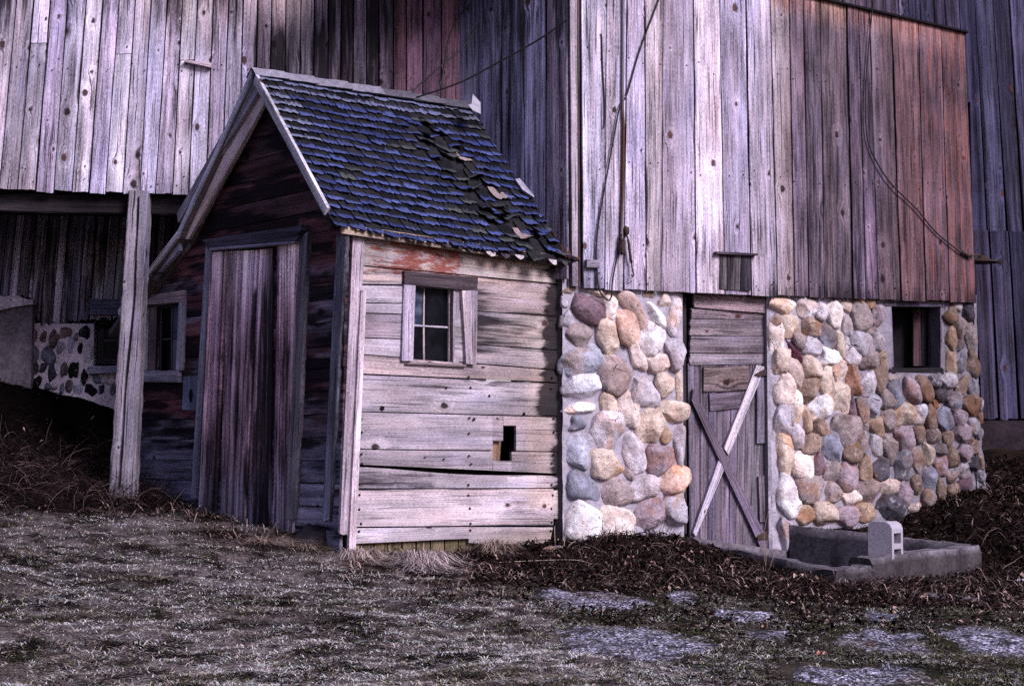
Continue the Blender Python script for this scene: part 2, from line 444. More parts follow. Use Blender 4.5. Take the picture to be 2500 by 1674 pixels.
def on_ground(px, py, lift=0.0):
    """where the line of sight through a pixel meets the terrain"""
    r = ray(px, py); lo, hi = 4.0, 22.0
    ys = np.linspace(lo, hi, 400); t = (ys - CAM.y) / r.y
    X = CAM.x + r.x * t; Z = CAM.z + r.z * t
    g = gz_np(X, ys); k = np.argmax(Z <= g)
    return Vector((X[k], ys[k], g[k] + lift))
def proj_np(x, y, z):
    dx, dy, dz = x - CAM.x, y - CAM.y, z - CAM.z
    d = dy * ct + dz * st; uu = -dy * st + dz * ct
    d = np.maximum(d, .01)
    return CX + F * dx / d, CY - F * uu / d

# ================================================================== BARN (main)
barn = thing('barn', 'big weathered barn with pale grey upright boards on an overhang behind the shed', 'barn', (M0[0], M0[1], 2.0))
def place_children(root):
    """keep children where they were modelled in world space"""
    for o in [c for c in COL.objects if c.parent == root]:
        o.matrix_parent_inverse = root.matrix_basis.inverted()

# ---- overhang wall (upright boards)
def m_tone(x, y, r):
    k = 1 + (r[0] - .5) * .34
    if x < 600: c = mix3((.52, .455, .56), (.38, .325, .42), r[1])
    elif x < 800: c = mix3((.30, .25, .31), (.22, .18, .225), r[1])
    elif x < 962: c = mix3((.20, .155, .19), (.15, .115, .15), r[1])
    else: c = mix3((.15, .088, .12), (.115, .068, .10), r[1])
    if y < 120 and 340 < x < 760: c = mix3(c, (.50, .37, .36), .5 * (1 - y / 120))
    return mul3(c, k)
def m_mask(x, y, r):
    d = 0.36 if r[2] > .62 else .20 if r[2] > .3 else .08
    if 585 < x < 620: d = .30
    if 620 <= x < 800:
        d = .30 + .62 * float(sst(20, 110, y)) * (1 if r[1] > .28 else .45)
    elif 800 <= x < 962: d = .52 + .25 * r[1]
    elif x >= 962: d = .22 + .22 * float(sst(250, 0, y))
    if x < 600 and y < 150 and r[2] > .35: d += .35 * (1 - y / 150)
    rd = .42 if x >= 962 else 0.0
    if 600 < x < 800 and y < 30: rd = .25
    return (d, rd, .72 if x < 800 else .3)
mb = MB()
top = [-225, -112, 5, 118, 235, 345, 460, 585, 695, 805, 915, 1020, 1130, 1232, 1330, 1440, 1540, 1640, 1735, 1830, 1925, 2025, 2115, 2210, 2295]
bot = [-360, -240, -122, 0, 122, 245, 365, 487, 600, 712, 828, 943, 1048, 1163, 1270, 1385, 1490, 1600, 1705, 1806, 1906, 2010, 2104, 2202, 2291]
top = [t / 2.755 for t in top] + [863, 895, 925, 960, 992, 1032, 1078, 1127]
bot = [b / 2.755 for b in bot] + [862, 894, 924, 960, 992, 1032, 1078, 1128]
yb = lambda x: interp(x, [(-200, 455), (0, 462), (134, 468), (341, 475), (454, 479), (1200, 500)])
joints = {4: 118, 9: 140, 13: 152}
mn = []
for i in range(len(top) - 1):
    g = .005
    xa, xb, xc, xd = bot[i], bot[i + 1], top[i + 1], top[i]
    q = [MP.px(xa, yb(xa)), MP.px(xb, yb(xb)), MP.px(xc, 0), MP.px(xd, 0)]
    (a0, z0), (a1, z1), (a2, z2), (a3, z3) = q
    # continue the board above the frame to the eave
    k = 5.95
    def up(ab, zb, at, zt): return at + (at - ab) / (zt - zb) * (k - zt)
    jz = random.uniform(-.012, .012); q = [(a0 + g, z0 + jz), (a1 - g, z1 + jz + random.uniform(-.006, .006)), (up(a1, z1, a2, z2) - g, k), (up(a0, z0, a3, z3) + g, k)]
    off = random.uniform(0, .007)
    if i in joints:
        jy = joints[i]
        t = .5 * ((MP.px(500, jy)[1]) - z0) / (k - z0) * 2
        pA = (lerp(q[0][0], q[3][0], t), lerp(z0, k, t)); pB = (lerp(q[1][0], q[2][0], t), lerp(z1, k, t) + .01)
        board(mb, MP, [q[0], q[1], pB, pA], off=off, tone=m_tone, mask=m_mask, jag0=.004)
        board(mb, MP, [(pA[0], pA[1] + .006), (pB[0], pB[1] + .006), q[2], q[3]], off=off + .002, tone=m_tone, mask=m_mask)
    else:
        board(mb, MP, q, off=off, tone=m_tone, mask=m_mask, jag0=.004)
    for zz in (z0 + .12, z0 + 1.05, z0 + 2.0):
        for s in (.22, .78):
            if random.random() < .35: continue
            t = (zz - z0) / (k - z0)
            nail(mb, MP, lerp(lerp(q[0][0], q[3][0], t), lerp(q[1][0], q[2][0], t), s) + random.uniform(-.03, .03), zz + random.uniform(-.06, .06), .034, .0045)
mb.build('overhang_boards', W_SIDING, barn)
# ---- backing, overhang floor, beam, roof
aL = MP.px(-260, 400)[0] - .1; aR = .05
zM = MP.px(200, 470)[1]
mb = MB(); sheet(mb, MP, [(aL, zM + .02), (aR, zM + .02), (aR, 5.95), (aL, 5.95)], -.006)
mb.build('dark_backing', VOID, barn)  # plain dark sheet added so board gaps read as unlit interior
mb = MB()
pts = [MP.pt(aL, zM + .05, -.01), MP.pt(aR + .6, zM + .05, -.01), LP.pt(aR + .6, zM + .05, 0), LP.pt(aL, zM + .05, 0)]
mb.quad(pts, (.02, .018, .02)); mb.build('overhang_floor', W_DARK, barn)
mb = MB()
z1 = MP.px(200, 516)[1]
beam(mb, MP.pt(aL, (zM + z1) / 2 + .0, -.16), MP.pt(aR, (zM + z1) / 2 - .02, -.16), zM - z1, .2, Vector((0, 0, 1)), const((.028, .022, .026)), kmask(.6, 0, 0), n=40, seed=3)
mb.build('overhang_beam', W_DARK, barn)

# ---- recessed lower wall
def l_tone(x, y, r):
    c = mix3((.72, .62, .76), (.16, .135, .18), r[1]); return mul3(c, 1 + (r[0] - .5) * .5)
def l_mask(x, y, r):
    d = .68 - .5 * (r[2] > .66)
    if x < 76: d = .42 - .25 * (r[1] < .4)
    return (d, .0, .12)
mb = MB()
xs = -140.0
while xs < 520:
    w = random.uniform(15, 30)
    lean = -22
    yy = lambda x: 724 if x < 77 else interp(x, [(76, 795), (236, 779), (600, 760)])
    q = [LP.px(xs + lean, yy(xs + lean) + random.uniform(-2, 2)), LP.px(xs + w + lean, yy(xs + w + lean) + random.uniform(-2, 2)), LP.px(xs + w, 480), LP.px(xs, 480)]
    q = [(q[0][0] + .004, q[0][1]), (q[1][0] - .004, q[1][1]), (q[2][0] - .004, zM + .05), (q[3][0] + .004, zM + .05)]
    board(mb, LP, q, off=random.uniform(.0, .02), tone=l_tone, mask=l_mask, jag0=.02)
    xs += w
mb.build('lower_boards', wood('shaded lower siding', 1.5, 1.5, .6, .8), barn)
mb = MB()
a0, a1 = LP.px(-200, 700)[0], LP.px(900, 700)[0]
zs = LP.px(150, 790)[1]
sheet(mb, LP, [(a0, zs - .02), (a1, zs - .02), (a1, zM + .06), (a0, zM + .06)], -.03)
mb.build('lower_dark_backing', VOID, barn)  # dark sheet for the unlit space behind the lower boards

# ---- rubble foundation under the lower wall, flush pointed
def rubble_mat():
    N = NT('flush pointed rubble')
    p = N.obj()
    wv = N.n('ShaderNodeVectorMath', operation='ADD')
    nz = N.n('ShaderNodeTexNoise'); N.put(nz.inputs['Vector'], p); nz.inputs['Scale'].default_value = 5; nz.inputs['Detail'].default_value = 3
    sc_ = N.n('ShaderNodeVectorMath', operation='SCALE'); N.l(nz.outputs['Color'], sc_.inputs[0]); sc_.inputs['Scale'].default_value = .14
    N.l(p, wv.inputs[0]); N.l(sc_.outputs[0], wv.inputs[1])
    mp = N.n('ShaderNodeMapping'); N.l(wv.outputs[0], mp.inputs['Vector']); mp.inputs['Rotation'].default_value = (0, .5, 0); mp.inputs['Scale'].default_value = (11.5, 1, 7.0)
    v1 = N.n('ShaderNodeTexVoronoi', feature='DISTANCE_TO_EDGE'); N.l(mp.outputs[0], v1.inputs['Vector']); v1.inputs['Scale'].default_value = 1
    v2 = N.n('ShaderNodeTexVoronoi', feature='F1'); N.l(mp.outputs[0], v2.inputs['Vector']); v2.inputs['Scale'].default_value = 1
    r, g, b = N.sep(v2.outputs['Color'])
    n = N.noise(p, 42, 4, .7)
    sc1 = N.mix(N.ss(r, .15, .5), (.012, .013, .018), (.15, .155, .205))
    sc1 = N.mix(N.ss(g, .6, .9), sc1, (.24, .17, .19))
    sc1 = N.mix(N.ss(n, .45, .65), sc1, N.mix(1.0, sc1, (1.9, 1.9, 2.0), 'MULTIPLY'))
    edge = N.ss(N.math('ADD', v1.outputs['Distance'], N.math('MULTIPLY', N.math('SUBTRACT', n, .5), .14)), .12, .19)
    c = N.mix(edge, N.mix(N.ss(n, .3, .7), (.60, .50, .60), (.78, .66, .74)), sc1)
    N.bump(edge, .5, .012)
    return N.done(c, .9)
RUB = rubble_mat()
FP = LP.shift(.03)
wx0, wy0, wx1, wy1 = 230, 766, 336, 895      # lower window
mb = MB()
fa0, fa1 = FP.px(-160, 800)[0], FP.px(900, 800)[0]
wa0, wz1 = FP.px(wx0, wy0); wa1, wz0 = FP.px(wx1, wy1)
ztop = zs + .0; zb = 1.4
for (p0, p1, q0, q1) in ((fa0, wa0, zb, ztop), (wa1, fa1, zb, ztop), (wa0, wa1, zb, wz0), (wa0, wa1, wz1, ztop + .0)):
    if q1 - q0 < .01: continue
    sheet(mb, FP, [(p0, q0), (p1, q0), (p1, q1), (p0, q1)], 0, (.62, .52, .60))
for (p0, z0_, p1, z1_) in ((wa0, wz0, wa0, wz1), (wa0, wz0, wa1, wz0), (wa1, wz0, wa1, wz1)):
    mb.quad([FP.pt(p0, z0_, 0), FP.pt(p1, z1_, 0), FP.pt(p1, z1_, -.3), FP.pt(p0, z0_, -.3)])
mb.quad([FP.pt(fa0, ztop, 0), FP.pt(fa1, ztop, 0), FP.pt(fa1, ztop, -.2), FP.pt(fa0, ztop, -.2)])
mb.build('stone_foundation', MORTAR, barn)
RUBBLE = ('415 690 70 150 0 m;510 700 95 140 5 n;640 745 90 220 15 k;790 670 115 130 10 n;1035 640 115 185 20 x;965 830 58 130 0 x;845 800 90 190 10 B;720 835 90 150 15 B;580 900 150 190 -20 b;415 890 95 190 0 b;400 1045 110 150 0 d;520 1065 80 130 10 d;'
 '620 1135 90 180 5 d;890 1085 110 280 5 x;1015 1160 85 190 0 x;770 1095 90 200 5 k;1065 900 100 240 10 W;455 1210 130 170 0 x;560 1280 80 90 0 b;820 1300 80 160 8 k;930 1320 110 150 0 B;1085 1335 140 150 0 x;1155 1190 110 130 0 b;1215 1320 70 110 10 d;1290 1210 140 160 0 p;1355 1330 70 150 0 b;745 1300 55 120 0 b;660 1290 80 100 0 W;690 700 60 90 0 n;910 690 60 110 15 m;'
 '1480 1230 120 150 0 k;1600 1200 110 160 10 b;1720 1240 110 160 0 d;1500 1380 130 130 0 B;1640 1380 110 140 0 k')
_rub = dict(m=(.20, .16, .19), n=(.19, .135, .12), k=(.13, .11, .115), x=(.012, .011, .015), B=(.36, .37, .46), b=(.15, .155, .21), d=(.055, .052, .068), W=(.44, .41, .47), p=(.52, .41, .43))

def frame_window(parent, pl, a0, a1, z0, z1, w, depth, tone, mats, cols=2, rows=2, off=0.0, mull=.018, mask=None, mw=None):
    """sash with glazing bars, panes as a sub-part"""
    mb = MB(); mk = mask or kmask(.1, 0, .1)
    for q in ([(a0, z0), (a0 + w, z0), (a0 + w, z1), (a0, z1)], [(a1 - w, z0), (a1, z0), (a1, z1), (a1 - w, z1)]):
        board(mb, pl, q, depth, off, 'v', tone, mk, .1)
    for q in ([(a0 + w, z0), (a1 - w, z0), (a1 - w, z0 + w), (a0 + w, z0 + w)], [(a0 + w, z1 - w), (a1 - w, z1 - w), (a1 - w, z1), (a0 + w, z1)]):
        board(mb, pl, q, depth, off - .002, 'h', tone, mk, .1)
    for c in range(1, cols):
        a = lerp(a0, a1, (mw or c / cols))
        board(mb, pl, [(a - mull / 2, z0 + w), (a + mull / 2, z0 + w), (a + mull / 2, z1 - w), (a - mull / 2, z1 - w)], depth * .8, off, 'v', tone, mk, .1)
    for c in range(1, rows):
        z = lerp(z0, z1, c / rows)
        board(mb, pl, [(a0 + w, z - mull / 2), (a1 - w, z - mull / 2), (a1 - w, z + mull / 2), (a0 + w, z + mull / 2)], depth * .8 - .003, off, 'h', tone, mk, .1)
    f = mb.build('sash', W_TRIM, parent)
    for c in range(cols):
        for k in range(rows):
            am = mw or .5
            b0 = lerp(a0, a1, 0 if c == 0 else am); b1 = lerp(a0, a1, am if (c == 0 and cols > 1) else 1)
            mp = MB()
            sheet(mp, pl, [(b0 + .004, lerp(z0, z1, k / rows) + .004), (b1 - .004, lerp(z0, z1, k / rows) + .004), (b1 - .004, lerp(z0, z1, (k + 1) / rows) - .004), (b0 + .004, lerp(z0, z1, (k + 1) / rows) - .004)], off + .008)
            mp.build('pane', mats[(c, k)] if isinstance(mats, dict) else mats, f)
    return f
frame_window(barn, FP.shift(-.16), wa0 + .02, wa1 - .02, wz0 + .03, wz1 - .02, .05, .03, const((.07, .06, .075)), PANE, 2, 2)
mb = MB()
board(mb, FP, [(wa0 - .03, wz1 - .01), (wa1 + .05, wz1 - .01), (wa1 + .05, wz1 + .13), (wa0 - .03, wz1 + .13)], .05, .01, 'h', const((.14, .15, .24)), kmask(.35, 0, 0))
mb.build('window_lintel', W_TRIM, barn)
mb = MB()
board(mb, FP, [(wa0 - .04, wz0 - .07), (wa1 + .05, wz0 - .05), (wa1 + .05, wz0 + .01), (wa0 - .04, wz0 + .0)], .07, .01, 'h', const((.22, .21, .29)), kmask(.1, 0, 0))
mb.build('window_sill', W_TRIM, barn)
mb = MB(); sheet(mb, FP, [(wa0 - .1, wz0 - .1), (wa1 + .1, wz0 - .1), (wa1 + .1, wz1 + .1), (wa0 - .1, wz1 + .1)], -.29)
mb.build('window_back', VOID, barn)

# ---- barn wall right of and above the wing
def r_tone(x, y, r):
    c = mix3((.062, .056, .105), (.026, .023, .044), r[1])  # bluish weathered boards with the recessed corner's shade painted into their tone
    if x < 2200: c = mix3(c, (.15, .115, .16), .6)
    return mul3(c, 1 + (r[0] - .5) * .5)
def r_mask(x, y, r): return (.20 + .30 * (r[2] > .6), 0, .35)
mb = MB()
xs = 1650.0; zj = RP.px(2430, 575)[1]; zlow = RP.px(2460, 1024)[1]
while xs < 2760:
    w = random.uniform(24, 40) if xs < 2330 else random.uniform(38, 56)
    lean = 34 * max(0, (xs - 1900)) / 500
    q = [RP.px(xs + lean, 575), RP.px(xs + w + lean, 575), RP.px(xs + w, 0), RP.px(xs, 0)]
    g = .004
    k = 6.4
    (a0, z0), (a1, z1), (a2, z2), (a3, z3) = q
    up = lambda ab, zb, at, zt, zz: at + (at - ab) / (zt - zb) * (zz - zt)
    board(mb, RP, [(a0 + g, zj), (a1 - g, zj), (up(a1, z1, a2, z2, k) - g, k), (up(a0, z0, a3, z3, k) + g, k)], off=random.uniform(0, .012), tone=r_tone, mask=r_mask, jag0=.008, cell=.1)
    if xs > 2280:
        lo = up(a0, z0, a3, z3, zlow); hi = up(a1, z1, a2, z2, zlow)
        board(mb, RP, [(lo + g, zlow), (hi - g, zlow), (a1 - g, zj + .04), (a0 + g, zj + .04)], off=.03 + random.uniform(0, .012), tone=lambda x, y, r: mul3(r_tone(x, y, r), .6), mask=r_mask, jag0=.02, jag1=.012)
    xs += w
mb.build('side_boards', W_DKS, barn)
ra0, ra1 = RP.px(1600, 500)[0], RP.px(2900, 500)[0]
mb = MB(); sheet(mb, RP, [(ra0, zlow), (ra1, zlow), (ra1, 6.4), (ra0, 6.4)], -.02); mb.build('side_dark_backing', VOID, barn)  # added near-black sheet, the shade seen between these boards
mb = MB()
nx = 26
P = [[RP.pt(lerp(ra0, ra1, i / nx), lerp(.6, zlow - .01, j / 10), .05 + .03 * float(fbm(i * .9, j * .9, 5)) - .0) for i in range(nx + 1)] for j in range(11)]
tn = [[mul3((.022, .016, .02), .6 + .9 * float(fbm(i * .8, j * .8, 8))) for i in range(nx + 1)] for j in range(11)]
Z2 = [[(0, 0, 0)] * (nx + 1) for j in range(11)]
mb.grid(P, Z2, tn, Z2)
mb.build('side_foundation', CONCRETE, barn)
# roof over it all, back of the walls
mb = MB()
e = [MP.pt(aL - .3, 5.97, .25), MP.pt(.6, 5.97, .25), RP.pt(ra0 + .4, 6.42, .2), RP.pt(ra1, 6.42, .25)]
bk = [p + Vector((0, 7, 3.2)) for p in e]
for i in range(3):
    mb.quad([e[i], e[i + 1], bk[i + 1], bk[i]], (.05, .05, .06))
    mb.quad([e[i] - Vector((0, 0, .08)), e[i + 1] - Vector((0, 0, .08)), e[i + 1], e[i]], (.05, .05, .06))
mb.build('roof', SHINGLE, barn)
mb = MB()
pe = MP.pt(aL, 1, 0); pe2 = LP.pt(aL, 1, 0)
mb.quad([Vector((pe2.x, pe2.y, .5)), Vector((pe2.x, pe2.y + 6, .5)), Vector((pe2.x, pe2.y + 6, 6)), Vector((pe2.x, pe2.y, 6))], (.1, .09, .11))
mb.build('end_wall', W_DARK, barn); mb = MB()
pr = RP.pt(ra1, 1, 0)
mb.quad([Vector((pr.x, pr.y, .5)), Vector((pr.x, pr.y + 6, .5)), Vector((pr.x, pr.y + 6, 6.4)), Vector((pr.x, pr.y, 6.4))], (.1, .09, .11))
mb.build('end_wall', W_DARK, barn)
place_children(barn)

# ================================================================== WING with fieldstone base
wing = thing('barn_wing', 'projecting barn wing with upright grey boards above a base of round fieldstones', 'barn wing', (K[0], K[1], .8))
bt = [1407, 1470, 1520, 1562, 1608, 1681, 1744, 1809, 1868, 1913, 1949, 1989, 2053, 2082, 2109, 2162, 2227, 2282, 2338]
bb = [1412, 1466, 1512, 1566, 1604, 1688, 1757, 1823, 1886, 1927, 1962, 2001, 2070, 2101, 2132, 2187, 2247, 2304, 2370]
ytop = lambda x: 85 + .229 * (x - 2340)
ybot = lambda x: interp(x, [(1400, 706), (1500, 709), (1690, 717), (1885, 724), (2100, 732), (2370, 739), (2400, 740)])
def b_tone(x, y, r):
    t = float(sst(1800, 1960, x))
    c = mix3(mix3((.60, .53, .66), (.42, .365, .475), r[1]), mix3((.20, .14, .175), (.15, .112, .148), r[1]), t)  # right boards: red-brown weathering plus frame-edge light falloff painted in
    if x > 2150: c = mul3(mix3(c, (.24, .135, .135), .7 * r[2]), lerp(.75, .5, float(sst(2150, 2350, x))))
    if 1608 < x < 1690: c = mix3(c, (.27, .22, .28), .75 if x < 1652 else .3)
    if x < 1880 and y > 560: c = mix3(c, (.42, .34, .40), .25)
    ytp = ytop(x)
    if x > 1880 and y < ytp + 60: c = mix3(c, (.55, .33, .29), (1 - (y - ytp) / 60) * (.9 if 1985 < x < 2075 else .45))
    return mul3(c, 1 + (r[0] - .5) * .26)
def b_mask(x, y, r):
    d = .13 + .22 * (r[2] > .55); rd = 0
    if x > 1880: d = .32 + .22 * r[1]; rd = .12 + .14 * r[0]
    if x > 2140: rd = .22 + .34 * r[0] * float(sst(2120, 2280, x))
    if y > ybot(x) - 55: d += .22 * float(sst(ybot(x) - 55, ybot(x), y))
    yt = ytop(x)
    if x > 1880 and y < yt + 90: rd = max(rd, .62 * float(sst(yt + 90, yt + 10, y)) * (.35 if 2000 < x < 2070 else 1))
    return (d, rd, .28)
mb = MB()
for i in range(len(bt) - 1):
    g = .0045 if i % 3 else .007
    xa, xb, xc, xd = bb[i], bb[i + 1], bt[i + 1], bt[i]
    yt1, yt0 = ytop(xc), ytop(xd)
    # board edges run straight from y=0 to the bottom; carry them to the sloping top
    def ex(xt, xbm, yt, ybm): return xt + (xbm - xt) * (yt - 0) / (ybm - 0)
    jit = random.uniform(-2, 2)
    q = [BP.px(xa, ybot(xa) + jit), BP.px(xb, ybot(xb) + jit), BP.px(ex(xc, xb, yt1, ybot(xb)), yt1), BP.px(ex(xd, xa, yt0, ybot(xa)), yt0)]
    q = [(q[0][0] + g, q[0][1]), (q[1][0] - g, q[1][1]), (q[2][0] - g, q[2][1]), (q[3][0] + g, q[3][1])]
    off = .05 + random.uniform(0, .010)
    board(mb, BP, q, off=off, tone=b_tone, mask=b_mask, jag0=.004)
    z0 = q[0][1]
    for zz in (z0 + .07, z0 + .11, z0 + 1.0, z0 + 1.9):
        for s in (.2, .8):
            t = (zz - z0) / (q[3][1] - z0)
            if t < .97 and random.random() < .6: nail(mb, BP, lerp(lerp(q[0][0], q[3][0], t), lerp(q[1][0], q[2][0], t), s) + random.uniform(-.02, .02), zz + random.uniform(-.06, .06), off + .026, .0045)
mb.build('upper_boards', W_SIDING, wing)
ba0 = BP.px(1398, 500)[0]; baR = BP.px(2372, 730)[0]; baT = BP.px(2342, 86)[0]
zbb = BP.px(1700, 700)[1]
mb = MB()
sheet(mb, BP, [(ba0 - .03, BP.px(1398, 690)[1]), (baR, BP.px(2372, 722)[1]), (baT, BP.px(2342, 86)[1]), (ba0 - .03, BP.px(1398, ytop(1398))[1])], .044)
mb.build('upper_dark_backing', VOID, wing)  # dark sheet behind the wing boards, standing in for shade inside
# blind patch with its small drip board
mb = MB()
pq = [BP.px(1742, 708), BP.px(1818, 712), BP.px(1820, 624), BP.px(1744, 621)]
for k in range(3):
    s0, s1 = k / 3, (k + 1) / 3
    board(mb, BP, [(lerp(pq[0][0], pq[1][0], s0) + .002, lerp(pq[0][1], pq[1][1], s0)), (lerp(pq[0][0], pq[1][0], s1) - .002, lerp(pq[0][1], pq[1][1], s1)), (lerp(pq[3][0], pq[2][0], s1) - .002, lerp(pq[3][1], pq[2][1], s1)), (lerp(pq[3][0], pq[2][0], s0) + .002, lerp(pq[3][1], pq[2][1], s0))], .014, .077, 'v', const((.15, .125, .15), .3), kmask(.62, 0, .3))
mb.build('vent_cover', W_PLANK, wing)
mb = MB()
A, B_ = BP.px(1729, 620), BP.px(1830, 624)
board(mb, BP, [(A[0], A[1] - .012), (B_[0], B_[1] - .012), (B_[0], B_[1] + .004), (A[0], A[1] + .008)], .06, .07, 'h', const((.07, .055, .065)), kmask(.2, 0, 0))
mb.build('drip_board', W_TRIM, wing)
# corner trim
mb = MB()
def trim_px(mb, pl, xt0, xt1, yt, xb0, xb1, ybm, th, off, tone, mask, **kw):
    board(mb, pl, [pl.px(xb0, ybm), pl.px(xb1, ybm), pl.px(xt1, yt), pl.px(xt0, yt)], th, off, 'v', tone, mask, **kw)
trim_px(mb, BP, 1381, 1398, -140, 1388, 1402, 700, .06, .01, const((.34, .27, .30)), kmask(.2, 0, .1))
mb.build('corner_trim', W_TRIM, wing)
mb = MB()
trim_px(mb, BP, 1399.5, 1404, -140, 1403.5, 1408, 702, .018, .05, const((.10, .07, .07)), kmask(.5, 0, 0))
mb.build('corner_lath', W_TRIM, wing)
# side wall with upright boards facing the shed roof
def w_tone(x, y, r):
    c = mix3((.10, .095, .15), (.25, .24, .36), r[1])
    if x < 1130: c = mix3(c, (.26, .22, .34), .5)
    if x > 1335: c = mix3(c, (.17, .145, .20), .6)
    return mul3(c, 1 + (r[0] - .5) * .3)
def w_mask(x, y, r):
    d = .22 + .2 * (r[2] > .5) + .45 * float(sst(260, 20, y)) * (.5 + .5 * r[0])
    if x > 1341: d += .25 * float(sst(500, 100, y))
    return (min(d, .85), .12 if r[0] > .6 else 0, .3)
wt = [1078, 1127, 1177, 1230, 1284, 1341, 1388]
wb = [1080, 1128, 1176, 1230, 1286, 1337, 1392]
mb = MB()
for i in range(len(wt) - 1):
    a0, _ = WP.px(wb[i], 600); a1, _ = WP.px(wb[i + 1], 600); a2, _ = WP.px(wt[i + 1], 0); a3, _ = WP.px(wt[i], 0)
    g = .004 if i != 5 else .012
    board(mb, WP, [(a0 + g, 2.9), (a1 - .004, 2.9), (a2 - .004, 5.9), (a3 + g, 5.9)], off=.01 + random.uniform(0, .008), tone=w_tone, mask=w_mask)
mb.build('side_boards', W_DKS, wing)
mb = MB(); sheet(mb, WP, [(-2.6, 2.8), (.03, 2.8), (.03, 6.2), (-2.6, 6.2)], -.005); mb.build('side_dark_backing', VOID, wing)  # near-black sheet painted as the darkness behind the side boards
# roof slab with a thin dark eave
mb = MB()
r0, r1 = BP.px(900, ytop(900)), BP.px(2344, ytop(2344) + 1)
for (dz, k) in ((.0, 0),):
    f0 = BP.pt(r0[0], r0[1] + .018, .11); f1 = BP.pt(r1[0] + .005, r1[1] + .018, .11)
    b0 = f0 + Vector((-.9, 4, 0)); b1 = f1 + Vector((-.4, 2.6, 0))
    dn = Vector((0, 0, -.018))
    mb.quad([f0, f1, b1, b0], (.05, .05, .055)); mb.quad([f0 + dn, b0 + dn, b1 + dn, f1 + dn], (.03, .025, .03))
    mb.quad([f0 + dn, f1 + dn, f1, f0], (.012, .01, .012)); mb.quad([f1 + dn, b1 + dn, b1, f1], (.03, .025, .028))
mb.build('roof', SHINGLE, wing)
mb = MB()
qa = BP.pt(baR, 0, .03); qb = qa + Vector((-.35, 3.0, 0))
mb.quad([Vector((qa.x, qa.y, .6)), Vector((qb.x, qb.y, .6)), Vector((qb.x, qb.y, 4.7)), Vector((qa.x, qa.y, 4.7))], (.14, .11, .14))
mb.build('end_wall', W_DARK, wing)

# ---- mortar wall with openings for the door and the window
door_px = (1668, 690, 1876, 1345); win_px = (2172, 744, 2304, 908)
da0, da1 = BP.px(1668, 1000)[0], BP.px(1874, 1000)[0]
va0, vz1 = BP.px(2176, 742); va1, vz0 = BP.px(2300, 912)
def batter(z): return .012 * max(0, 1.9 - z)
mb = MB()
ga0, ga1 = BP.px(1366, 1000)[0] + .02, BP.px(2374, 900)[0]
us = sorted(set([ga0, da0, da1, va0, va1] + list(np.arange(ga0 + .05, ga1 + .1, .06))))
zsm = sorted(set([vz0, vz1] + list(np.arange(.3, 2.98, .06))))
def mtone(x, y, z): return (.36, .325, .385)
for i in range(len(us) - 1):
    for j in range(len(zsm) - 1):
        um, zm = (us[i] + us[i + 1]) / 2, (zsm[j] + zsm[j + 1]) / 2
        if da0 - .001 < um < da1 + .001: continue
        if va0 < um < va1 and vz0 < zm < vz1: continue
        pts = []
        for (a, z) in ((us[i], zsm[j]), (us[i + 1], zsm[j]), (us[i + 1], zsm[j + 1]), (us[i], zsm[j + 1])):
            nzv = (float(fbm(a * 9, z * 9, 4)) - .5) * .05 + .012 if not (a in (da0, da1, va0, va1)) else 0
            flare = .07 * max(0, (a - (ga1 - .75)) / .75) * max(0, (2.1 - z))
            pts.append(BP.pt(a + flare, z, nzv))
        mb.quad(pts, mul3((.37, .335, .395), (.9 + .2 * random.random()) * lerp(1, .5, float(sst(1.9, 3.9, um)))))  # mortar carries the same painted falloff to the right as the stones
for a in (da0, da1):
    mb.quad([BP.pt(a, .3, .0), BP.pt(a, .3, -.35), BP.pt(a, 2.97, -.35), BP.pt(a, 2.97, 0)], (.20, .175, .20))
for (p, q, r_, s_) in ((va0, vz0, va0, vz1), (va1, vz0, va1, vz1), (va0, vz0, va1, vz0), (va0, vz1, va1, vz1)):
    mb.quad([BP.pt(p, q, 0), BP.pt(r_, s_, 0), BP.pt(r_, s_, -.3), BP.pt(p, q, -.3)], (.14, .125, .15))
mb.quad([BP.pt(ga0, .3, 0), WP.pt(-.35, .3, -.02), WP.pt(-.35, 2.97, -.02), BP.pt(ga0, 2.97, 0)], (.07, .06, .07))  # side return painted dark for the shadowed gap by the shed
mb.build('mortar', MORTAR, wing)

PAL = dict(w=(.84, .81, .86), W=(.60, .59, .68), l=(.46, .42, .48), L=(.58, .52, .57), g=(.26, .245, .29), b=(.28, .28, .36), B=(.42, .42, .51),
           t=(.59, .475, .405), c=(.78, .68, .64), o=(.45, .32, .24), p=(.68, .56, .52), r=(.42, .225, .16), q=(.60, .41, .34), u=(.11, .045, .075),
           k=(.33, .265, .265), n=(.275, .195, .16), d=(.10, .092, .115), m=(.37, .285, .33), M=(.18, .12, .145))
ST = []
def S(ox, oy, s): 
    for x in s.split(';'):
        x = x.split()
        if len(x) < 6: continue
        cx, cy, w, h, an = map(float, x[:5])
        ST.append((ox + cx / 4.753, oy + cy / 4.753, w / 4.753, h / 4.753, an, x[5]))
S(1350, 690, "170 95 165 75 -10 n;120 215 85 150 0 l;140 415 110 190 5 l;365 290 385 310 12 M;500 130 190 82 8 t;655 270 170 285 8 c;935 300 375 215 50 L;1105 148 130 78 5 t;1195 375 340 165 52 w;1285 215 130 160 10 p;1400 365 150 450 5 L;300 595 350 265 5 k;610 640 235 425 -5 t;845 535 245 405 -8 q;1135 645 285 360 -15 w;1400 800 215 370 -16 l;335 880 490 320 -5 B;965 870 165 425 -8 p;1195 940 280 235 4 p;740 1070 310 440 -14 k;340 1210 500 300 0 W;1025 1260 300 370 0 L;1290 1210 195 300 0 t;1455 1190 90 360 0 t;325 1460 410 135 0 w;620 1400 155 280 0 t;855 1495 240 440 0 p;1375 1490 270 250 0 t;1120 1660 270 425 0 t")
